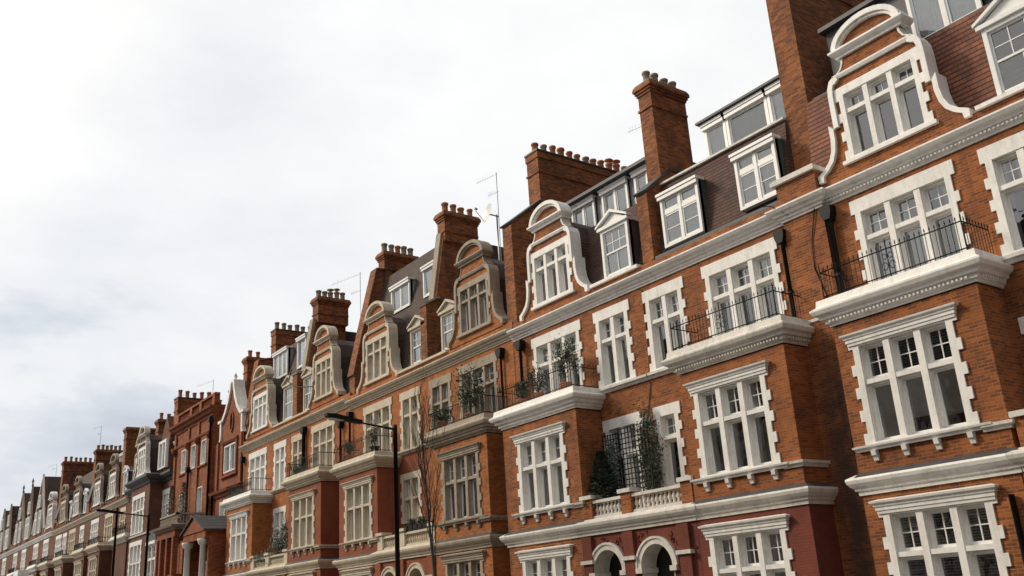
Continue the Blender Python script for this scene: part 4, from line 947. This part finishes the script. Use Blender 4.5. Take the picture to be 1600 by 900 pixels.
# ------------------------------------------------------------------ plants, trellises, lamps, aerials
def leaves(mb, c, rad, n, size, rr, up=0.0, mi=0, clumps=14):
    cs = []
    for i in range(clumps):
        while True:
            p = Vector((rr.uniform(-1, 1), rr.uniform(-1, 1), rr.uniform(-1, 1)))
            if p.length < 1: break
        cs.append((Vector((c[0] + p.x * rad[0], c[1] + p.y * rad[1], c[2] + p.z * rad[2])), rr.uniform(.22, .42)))
    for i in range(n):
        q, s = rr.choice(cs)
        d = Vector((rr.gauss(0, 1) * rad[0], rr.gauss(0, 1) * rad[1], rr.gauss(0, 1) * rad[2])) * s * .8
        p = q + d
        a = Vector((rr.gauss(0, 1), rr.gauss(0, 1), rr.gauss(0, 1) + up)).normalized() * size * rr.uniform(.6, 1.3)
        b = a.cross(Vector((rr.gauss(0, 1), rr.gauss(0, 1), rr.gauss(0, 1)))).normalized() * size * .35
        mb.add([p - b * .2, p + a * .5 - b, p + a, p + a * .5 + b], [(0, 1, 2, 3)], mi)
def shrub(x, y, z, rad, n, label, cat='potted plant', size=.075, leaf='leaf', pot='pota', seed=0, stem=.35, group=None, name='potted_shrub'):
    rr = random.Random(seed)
    o = thing(name, (x, y, z), label, cat, group)
    ph = .3 if pot else 0
    if pot:
        p = MB(); r = .19; p.lathe(x, y, [(r * .7, z), (r, z + ph * .85), (r * 1.1, z + ph * .86), (r * 1.1, z + ph), (r * .85, z + ph), (.02, z + ph - .03)], 12); part('pot', p, M[pot], o)
    cz = z + ph + stem + rad[2]
    s = MB()
    for i in range(9):
        t = Vector((x + rr.uniform(-.75, .75) * rad[0], y + rr.uniform(-.7, .7) * rad[1], cz + rr.uniform(-.3, .9) * rad[2])); m = Vector((x + rr.uniform(-.06, .06), y, z + ph + stem * .7))
        s.tube([(x, y, z + ph - .03), tuple(m), tuple((m + t) / 2 + Vector((rr.uniform(-.08, .08),) * 3)), tuple(t)], [.022, .016, .01, .003], 5)
    part('stem', s, M['bark'], o)
    l = MB(); leaves(l, (x, y, cz), rad, n, size, rr, .4); part('foliage', l, M[leaf], o)
    return o
def conifer(x, y, z, h, r, label, seed=0, n=2600, cat='potted conifer', name='potted_conifer'):
    rr = random.Random(seed); o = thing(name, (x, y, z), label, cat)
    p = MB(); p.lathe(x, y, [(.2, z), (.25, z + .3), (.28, z + .32), (.28, z + .38), (.02, z + .36)], 12); part('pot', p, M['potb'], o)
    s = MB(); s.tube([(x, y, z + .3), (x, y, z + h)], [.04, .008], 6); l = MB()
    for i in range(n):
        t = rr.random() ** 1.3; a = rr.uniform(0, 6.28); lay = .72 + .28 * abs(math.sin(t * 16 + a)); rr_ = r * (1 - t) ** .8 * lay * math.sqrt(rr.uniform(.25, 1))
        q = Vector((x + rr_ * math.cos(a), y + rr_ * math.sin(a), z + .38 + t * (h - .4) - rr_ * .12))
        d = Vector((math.cos(a), math.sin(a), rr.uniform(-.3, .5))).normalized() * rr.uniform(.07, .15); w = Vector((-math.sin(a), math.cos(a), rr.uniform(-.4, .4))) * .022
        l.add([q - w, q + d * .5 - w * 1.6, q + d, q + d * .5 + w * 1.6], [(0, 1, 2, 3)])
    part('trunk', s, M['bark'], o); part('foliage', l, M['leafd'], o); return o
def trellis(x0, x1, y0, y1, z0, z1, nx, nz, label, curve=False):
    mb = MB()
    for i in range(nx + 1):
        t = i / nx; x, y = x0 + (x1 - x0) * t, y0 + (y1 - y0) * t; mb.tube([(x, y, z0), (x, y, z1 - (.12 * math.sin(t * math.pi) if curve else 0))], .017, 4)
    for j in range(nz + 1):
        z = z0 + (z1 - z0) * (j + .3) / (nz + .6); mb.tube([(x0, y0 - .015, z), (x1, y1 - .015, z)], .015, 4)
    o = part('trellis', mb, M['iron']); return tag(o, label, 'trellis')
RB = 6.24
shrub(-22.1, 18.35, RB, (.48, .35, .5), 800, 'bushy olive tree behind the railing at the right end of the leftmost white balcony', 'olive tree', seed=1, name='olive_tree', stem=.35)
shrub(-23.6, 18.4, RB, (.42, .3, .38), 450, 'smaller olive bush on the left half of the same white balcony', 'olive tree', seed=2, name='olive_tree', stem=.1)
shrub(-24.6, 18.5, RB, (.3, .25, .3), 500, 'low green plant at the left end of the white balcony beside the downpipe', seed=3, stem=.05)
conifer(-21.0, 18.55, 2.3, 1.95, .62, 'dark bushy conifer on the porch roof left of the black trellis', seed=1, n=2600)
trellis(-21.18, -20.55, 18.85, 18.92, 2.9, 4.75, 6, 13, 'small square-grid trellis on brick behind the conifer')
trellis(-19.92, -18.72, 18.35, 18.35, 2.75, 4.72, 9, 13, 'large black square-grid trellis standing in front of the window above the arches')
cl = MB(); rr = random.Random(4); leaves(cl, (-19.2, 18.78, 3.85), (.42, .12, 1.15), 2300, .08, rr, clumps=40); o = thing('climbing_plant', (-19.2, 18.8, 2.3), 'dark ivy climbing the brick between trellis and narrow window', 'climber'); part('foliage', cl, M['leafd'], o)
cl = MB(); cl.tube([(-19.1, 18.85, 2.3), (-19.15, 18.85, 3.2), (-19.0, 18.85, 4.7)], [.03, .02, .008], 5); cl.tube([(-19.3, 18.85, 2.3), (-19.4, 18.85, 3.6)], [.02, .008], 5); part('stem', cl, M['bark'], o)
cl = MB(); rr = random.Random(5); leaves(cl, (-20.85, 18.78, 3.9), (.22, .1, .7), 700, .07, rr, clumps=20); o = thing('climbing_plant', (-20.85, 18.8, 2.3), 'thin creeper on the small wall trellis above the conifer', 'climber'); part('foliage', cl, M['leafd'], o)
shrub(-27.7, 18.45, RB + .12, (.75, .35, .75), 1200, 'large silvery olive tree in front of the buff stone balcony windows', 'olive tree', seed=6, name='olive_tree', stem=.25, size=.085)
shrub(-29.2, 18.2, RB + .12, (.4, .25, .22), 600, 'trailing plant at the left corner of the buff stone balcony', seed=7, stem=.02)
shrub(-34.7, 18.3, RB + .12, (.14, .14, .45), 260, 'thin upright shrub in a dark box on the balcony behind the street lamp', seed=8, stem=.1, pot='iron')
shrub(-46.3, 18.4, 2.6, (1.1, .4, .35), 1800, 'dark planting spilling over the stone balustrade of the orange house', seed=9, leaf='leafd', stem=.05, pot=None)
shrub(-44.7, 18.5, 2.6, (.8, .4, .8), 2200, 'tall dark shrub against the bay wall above the stone balustrade', seed=10, leaf='leafd', stem=.3, pot=None)
shrub(-49.9, 18.2, RB + .3, (1.0, .25, .18), 900, 'ivy trailing through the railing of the orange house left balcony', seed=11, leaf='leafd', stem=0, pot=None)
shrub(-41.9, 18.2, RB + .3, (.9, .2, .2), 700, 'plants along the railing of the orange house right balcony', seed=12, stem=0, pot=None)
conifer(-57.4, 17.5, 5.8, 2.5, .38, 'slim conifer on the corner of the square bay roof', seed=3, n=1200)
conifer(-59.7, 17.5, 5.8, 2.6, .40, 'slim conifer on the left side of the square bay roof', seed=4, n=1200)
shrub(-36.9, 18.2, RB + .12, (.35, .2, .25), 500, 'dark round basket plant at the corner of the balcony behind the lamp head', seed=14, leaf='leafd', stem=.1)
t = MB()
for i in range(6):
    x = -31.9 + i * .35
    t.box(x, x + .3, 18.0, 18.25, 2.93, 3.15)
planter = part('window_box', t, M['iron']); tag(planter, 'row of black planter boxes on the balustrade behind the bare tree', 'planter')
for i, (x, s) in enumerate(((-31.6, 21), (-30.7, 22))): shrub(x, 18.12, 3.15, (.3, .14, .12), 300, ('left' if i == 0 else 'right') + ' low plant in the black planter boxes behind the bare tree', seed=s, stem=0, pot=None, leaf='leafd')

def lamp(x, y, h, label, arm, seed):
    o = thing('street_lamp', (x, y, GZ), label, 'street lamp')
    z = GZ + h; p = MB(); p.lathe(x, y, [(.14, GZ), (.14, GZ + 1.2), (.10, GZ + 1.25), (.075, GZ + 2.5), (.062, z - .6), (.07, z - .6), (.07, z), (.05, z + .05), (0, z + .06)], 14); part('pole', p, M['iron'], o)
    if arm:
        a = MB(); a.tube([(x, y, z - .10), (x, y - arm * .45, z + .02), (x, y - arm * .55, z + .05)], [.04, .026, .026], 8); part('arm', a, M['iron'], o)
        l = MB(); ya, yb = y - arm * .5, y - arm
        l.prism([(ya, z + .0), (yb + .25, z + .10), (yb, z + .16), (yb, z + .24), (yb + .3, z + .24), (ya, z + .10)], x - .10, x + .10, 'x'); ln = part('lantern', l, M['iron'], o)
        g = MB(); g.box(x - .09, x + .09, yb + .1, yb + .7, z + .065, z + .10); part('lens', g, M['dishw'], ln)
    return o
LAMPY = 14.0
lamp(-25.2, LAMPY, 7.1, 'black street lamp with a long arm in front of the orange painted house', 2.3, 1)
lamp(-51.6, LAMPY, 7.35, 'distant black street lamp whose arm crosses the far terrace', 2.6, 2)
lamp(-58.2, LAMPY, 8.4, 'plain dark pole without an arm left of the distant street lamp', 0, 3)

def bare_tree(x, y, h, seed, label):
    rr = random.Random(seed); o = thing('bare_tree', (x, y, GZ), label, 'tree'); mb = MB(); tw = MB()
    def grow(p, d, ln, r, lev):
        pts = [p]; rs = [r]; q = Vector(p); dd = Vector(d); n = 5
        for i in range(n):
            dd = (dd + Vector((rr.gauss(0, .07) * (1 if lev else .25), rr.gauss(0, .07) * (1 if lev else .25), .06 if lev else .1))).normalized(); q = q + dd * ln / n; pts.append(tuple(q)); rs.append(max(r * (1 - (i + 1) / n * .85), .003))
        (mb if lev == 0 else tw).tube(pts, rs, 7 if lev == 0 else 4)
        if lev >= 3: return
        for i in range((22, 5, 4)[lev]):
            t = rr.uniform(.32 if lev == 0 else .2, .97); k = min(int(t * n), n - 1); b = Vector(pts[k]).lerp(Vector(pts[k + 1]), t * n - k)
            a = rr.uniform(0, 6.28); side = Vector((math.cos(a), math.sin(a), 0)); nd = (dd * 1.0 + side * rr.uniform(.3, .55) + Vector((0, 0, .5))).normalized()
            grow(b, nd, ln * (.34, .48, .5)[lev] * rr.uniform(.6, 1.1) * (1.25 - t * .5), max(rs[k] * .45, .005), lev + 1)
    grow(Vector((x, y, GZ)), Vector((0, 0, 1)), h, .075, 0)
    part('trunk', mb, M['bark'], o); part('branches', tw, M['bark'], o); return o
bare_tree(-24.6, 15.0, 6.9, 5, 'slender leafless tree with upright twigs in front of the orange house bay')

ca = MB(); ca.tube([(-44.2, 18.6, 12.2), (-43.6, 18.2, 11.4), (-42.6, 18.2, 10.9), (-41.6, 18.6, 10.75)], .03, 6); tag(part('flagpole', ca, M['iron']), 'dark bent pole leaning out in front of the second gable left of the street lamp', 'flagpole')
def aerial(x, y, z0, z1, label, arms, flip=-1):
    mb = MB(); mb.tube([(x, y, z0), (x, y, z1)], .015, 5)
    for dz, ln in arms:
        z = z1 - dz; mb.tube([(x + .1, y, z), (x + flip * ln, y - .25 * ln, z)], .008, 4)
        for i in range(7):
            q = x + flip * ln * (i + 1) / 8; w = .16 + .02 * i; mb.tube([(q, y - .25 * ln * (i + 1) / 8 - .05, z - w / 2), (q, y - .25 * ln * (i + 1) / 8 - .05, z + w / 2)], .004, 4)
    o = part('television_aerial', mb, M['alu']); return tag(o, label, 'aerial')
aerial(-19.6, 21.0, 13.7, 15.3, 'thin television aerial just left of the square mid-roof chimney', [(.05, 1.0), (.6, .3)])
aerial(-28.6, 20.9, 13.2, 17.2, 'tall aerial mast beside the satellite dish', [(.1, 1.1), (.9, .5)])
aerial(-40.4, 20.6, 13.5, 16.6, 'aerial with a long boom right of the chimney with dark cowls', [(.1, 2.2), (1.0, .7)])
aerial(-68.0, 20.5, 12.5, 16.2, 'spindly aerial left of the tall terracotta house chimney', [(.1, 1.6), (.8, .5)])
aerial(-62.0, 20.5, 13.0, 15.9, 'short aerial above the balustraded parapet of the terracotta house', [(.1, 2.0)])
aerial(-93.5, 20.5, 13.5, 18.6, 'tallest thin aerial over the far chimneys', [(.1, 1.6), (.8, .5)])
aerial(-113.0, 20.5, 13.5, 18.0, 'faint aerial over the farthest pointed gables', [(.1, 2.0), (.5, 1.0)])
d = MB(); o = thing('satellite_dish', (-28.75, 20.4, 14.9), 'pale round satellite dish on the mast above the brown roof', 'satellite dish')
cx, cy, cz = -28.85, 20.55, 15.35; ax = Vector((-.15, -.95, .25)).normalized(); u = ax.cross(Vector((0, 0, 1))).normalized(); w = u.cross(ax)
vs = []; fs = []
for i in range(5):
    r = .44 * i / 4
    for k in range(20): vs.append(Vector((cx, cy, cz)) + (u * math.cos(k * math.pi / 10) + w * math.sin(k * math.pi / 10)) * r + ax * (r * r * .35))
for i in range(4):
    for k in range(20): fs.append((i * 20 + k, i * 20 + (k + 1) % 20, (i + 1) * 20 + (k + 1) % 20, (i + 1) * 20 + k))
d.add(vs, fs, 0, True); part('reflector', d, M['dishw'], o)
d = MB(); c = Vector((cx, cy, cz)); d.tube([tuple(c - w * .42 + ax * .06), tuple(c + ax * .55 - w * .1)], .015, 5); d.tube([tuple(c + ax * .5), tuple(c + ax * .62)], .05, 8); part('feed_arm', d, M['alu'], o)
d = MB(); d.tube([tuple(c - ax * .02), (-28.6, 20.88, 15.2)], .03, 6); d.tube([(-28.66, 20.85, 13.2), (-28.66, 20.85, 15.3)], .035, 6); part('mount', d, M['alu'], o)

# ------------------------------------------------------------------ street and ground
def sheet(name, x0, x1, y0, y1, z, mat):
    m = MB(); m.add([(x0, y0, z), (x1, y0, z), (x1, y1, z), (x0, y1, z)], [(0, 1, 2, 3)]); return tag(part(name, m, M[mat]), None, kind='structure')
sheet('ground', -900, 900, -900, 900, GZ - .13, 'earth')
sheet('road', -400, 300, 1.6, 13.0, GZ - .12, 'asphalt')
for i, y in enumerate((2.2, 12.4)): sheet('road_marking', -400, 300, y, y + .1, GZ - .116, 'line')
for nm, a, b in (('pavement', 13.15, 30.2), ('pavement', -16.0, 1.45)):
    m = MB(); m.box(-400, 300, a, b, GZ - .12, GZ - .001); tag(part(nm, m, M['paving']), None, kind='structure')
for a, b in ((13.0, 13.148), (1.452, 1.6)):
    m = MB(); m.box(-400, 300, a, b, GZ - .125, GZ + .005); tag(part('kerb', m, M['kerb']), None, kind='structure')

# ------------------------------------------------------------------ the other side of the street (what the panes reflect)
GRP = 'brick houses across the street behind the viewer'
def opposite():
    h = thing('brick_house', (0, YF, GZ), 'red brick house with white windows across the street, behind the viewer', 'house', GRP)
    ws = [(x, z, 2.2, 2.4) for x in (-4.3, -1.4, 1.4, 4.3) for z in (-.7, 2.8, 6.2)]
    wm = MB(); wall_panel(wm, -6.4, 6.4, GZ, 9.6, YF, [(x - w / 2, x + w / 2, z, z + hh) for x, z, w, hh in ws])
    wm.box(-6.4, 6.39, YF + 1.2, 28, GZ, 9.55); wm.prism([(-5.8, 9.6), (-2.2, 9.6), (-4.0, 12.6)], YF, YF + .5, 'y'); wm.prism([(2.2, 9.6), (5.8, 9.6), (4.0, 12.6)], YF, YF + .5, 'y')
    part('wall', wm, M['brickC'], h)
    for pr_, nm_ in ((STR3, 'string_course'), (LOWC, 'string_course')):
        t = MB(); t.sweep(pr_, [(-6.4, YF), (6.4, YF)]); part(nm_, t, M['white'], h)
    t = MB(); t.sweep(CORN, [(-6.4, YF), (6.4, YF)])
    for s in (-4.0, 4.0):
        for q in (-1, 1): t.strip([(s + q * 1.95, 9.6), (s, 12.85)], [(s + q * 1.6, 9.6), (s, 12.3)], YF - .1, YF + .5)
    part('cornice', t, M['white'], h)
    t = MB(); t.prism([(YF + .4, 9.6), (YF + 1.8, 14.6), (27, 14.6), (27, 9.6)], -6.3, 6.3, 'x'); part('roof', t, M['tiled'], h)
    for x, z, w, hh in ws: place_window(h, x, YF, z, win_meshes(2.2, 2.4, 3, 1.5, 'white', .25, seed=1, simple=True, curt='net'))
    return h
op = opposite(); kids = [(c, list(c.children)) for c in op.children]
op.rotation_euler[2] = math.pi
for i, x in enumerate((12, -1, -14, -27, -40, -53, -66, -79)):
    if i == 0: r = op
    else:
        r = op.copy(); COL.objects.link(r)
        for c, gs in kids:
            c2 = c.copy(); COL.objects.link(c2); c2.parent = r
            for g in gs: g2 = g.copy(); COL.objects.link(g2); g2.parent = c2
    r.location = (x, -5.0, GZ)
    if i % 2:
        r['label'] = 'pale stucco house with white windows across the street, behind the viewer'; r['group'] = 'pale houses across the street behind the viewer'
        for c in r.children:
            if c.name.startswith('wall'): c.material_slots[0].link = 'OBJECT'; c.material_slots[0].material = M['stone']

# ------------------------------------------------------------------ sky, sun, camera
w = bpy.data.worlds.new('World'); S.world = w; w.use_nodes = True
nt = w.node_tree; nt.nodes.clear()
out = nt.nodes.new('ShaderNodeOutputWorld'); bg = nt.nodes.new('ShaderNodeBackground'); bg.inputs[1].default_value = .10
sky = nt.nodes.new('ShaderNodeTexSky'); sky.sky_type = 'NISHITA'; sky.sun_disc = False
SUN = Vector((-.60, -.52, .60)).normalized()
sky.sun_elevation = math.asin(SUN.z); sky.sun_rotation = math.atan2(SUN.x, SUN.y)
tc = nt.nodes.new('ShaderNodeTexCoord'); dirv = tc.outputs['Generated']
sx = nt.nodes.new('ShaderNodeSeparateXYZ'); L(nt, dirv, sx.inputs[0])
st = scaled(nt, dirv, (1, 1, 1.9))
n1 = noise(nt, st, 1.5, 6, .52); n2 = noise(nt, scaled(nt, dirv, (1, 1, 2.6)), 5.5, 5, .6)
el = sx.outputs[2]
low = ramp(nt, el, [(.0, (1, 1, 1)), (.15, (.85, .85, .85)), (.27, (.38, .38, .38)), (.42, (.05, .05, .05)), (.55, (0, 0, 0))])
k = math_(nt, 'ADD', math_(nt, 'MULTIPLY', n1, .7), math_(nt, 'MULTIPLY', n2, .3))
k = math_(nt, 'SUBTRACT', k, math_(nt, 'MULTIPLY', low, .25))
cloud = ramp(nt, k, [(.20, (5.8, 6.2, 6.9)), (.28, (7.4, 7.75, 8.3)), (.335, (9.1, 9.25, 9.45)), (.41, (9.75, 9.8, 9.85)), (.58, (10.6, 10.6, 10.55))])
thin = ramp(nt, n1, [(.2, (.80, .80, .80)), (.5, (.97, .97, .97))])
col = mixc(nt, thin, sky.outputs[0], cloud)
# cloud glows round the hidden sun; unseen far side dimmed to darken bay sides
dot = nt.nodes.new('ShaderNodeVectorMath'); dot.operation = 'DOT_PRODUCT'; L(nt, dirv, dot.inputs[0]); dot.inputs[1].default_value = SUN
dk = ramp(nt, math_(nt, 'ADD', math_(nt, 'MULTIPLY', dot.outputs['Value'], .5), .5), [(.30, (.05, .055, .065)), (.46, (.08, .085, .10)), (.53, (.36, .37, .39)), (.575, (.97, .97, .97)), (.84, (1, 1, 1)), (.97, (1.2, 1.15, 1.07))])
col = mixc(nt, 1.0, col, dk, 'MULTIPLY')
L(nt, col, bg.inputs[0]); L(nt, bg.outputs[0], out.inputs[0])
sd = bpy.data.lights.new('sun', 'SUN'); sd.energy = 2.6; sd.angle = math.radians(14); sd.color = (1, .87, .69)
so = bpy.data.objects.new('sun', sd); COL.objects.link(so); so.rotation_euler = SUN.to_track_quat('Z', 'Y').to_euler()

yaw, pit, rol, foc = .92960, .32863, -.062398, 1464.6
cy, sy = math.cos(yaw), math.sin(yaw)
Mx = Matrix(((cy, sy, 0), (0, 0, -1), (-sy, cy, 0)))
c, s = math.cos(pit), math.sin(pit); Px = Matrix(((1, 0, 0), (0, c, s), (0, -s, c)))
c, s = math.cos(rol), math.sin(rol); Qx = Matrix(((c, -s, 0), (s, c, 0), (0, 0, 1)))
Rm = Qx @ Px @ Mx
right, down, fwd = Rm[0], Rm[1], Rm[2]
cam = bpy.data.cameras.new('camera'); co = bpy.data.objects.new('camera', cam); COL.objects.link(co)
co.matrix_world = Matrix(((right[0], -down[0], -fwd[0], 0), (right[1], -down[1], -fwd[1], 0), (right[2], -down[2], -fwd[2], 0), (0, 0, 0, 1)))
cam.sensor_width = 36; cam.lens = foc / 1600 * 36; cam.clip_start = .1; cam.clip_end = 3000
S.camera = co
S.view_settings.view_transform = 'Standard'; S.view_settings.look = 'None'; S.view_settings.gamma = 1; S.view_settings.exposure = 0
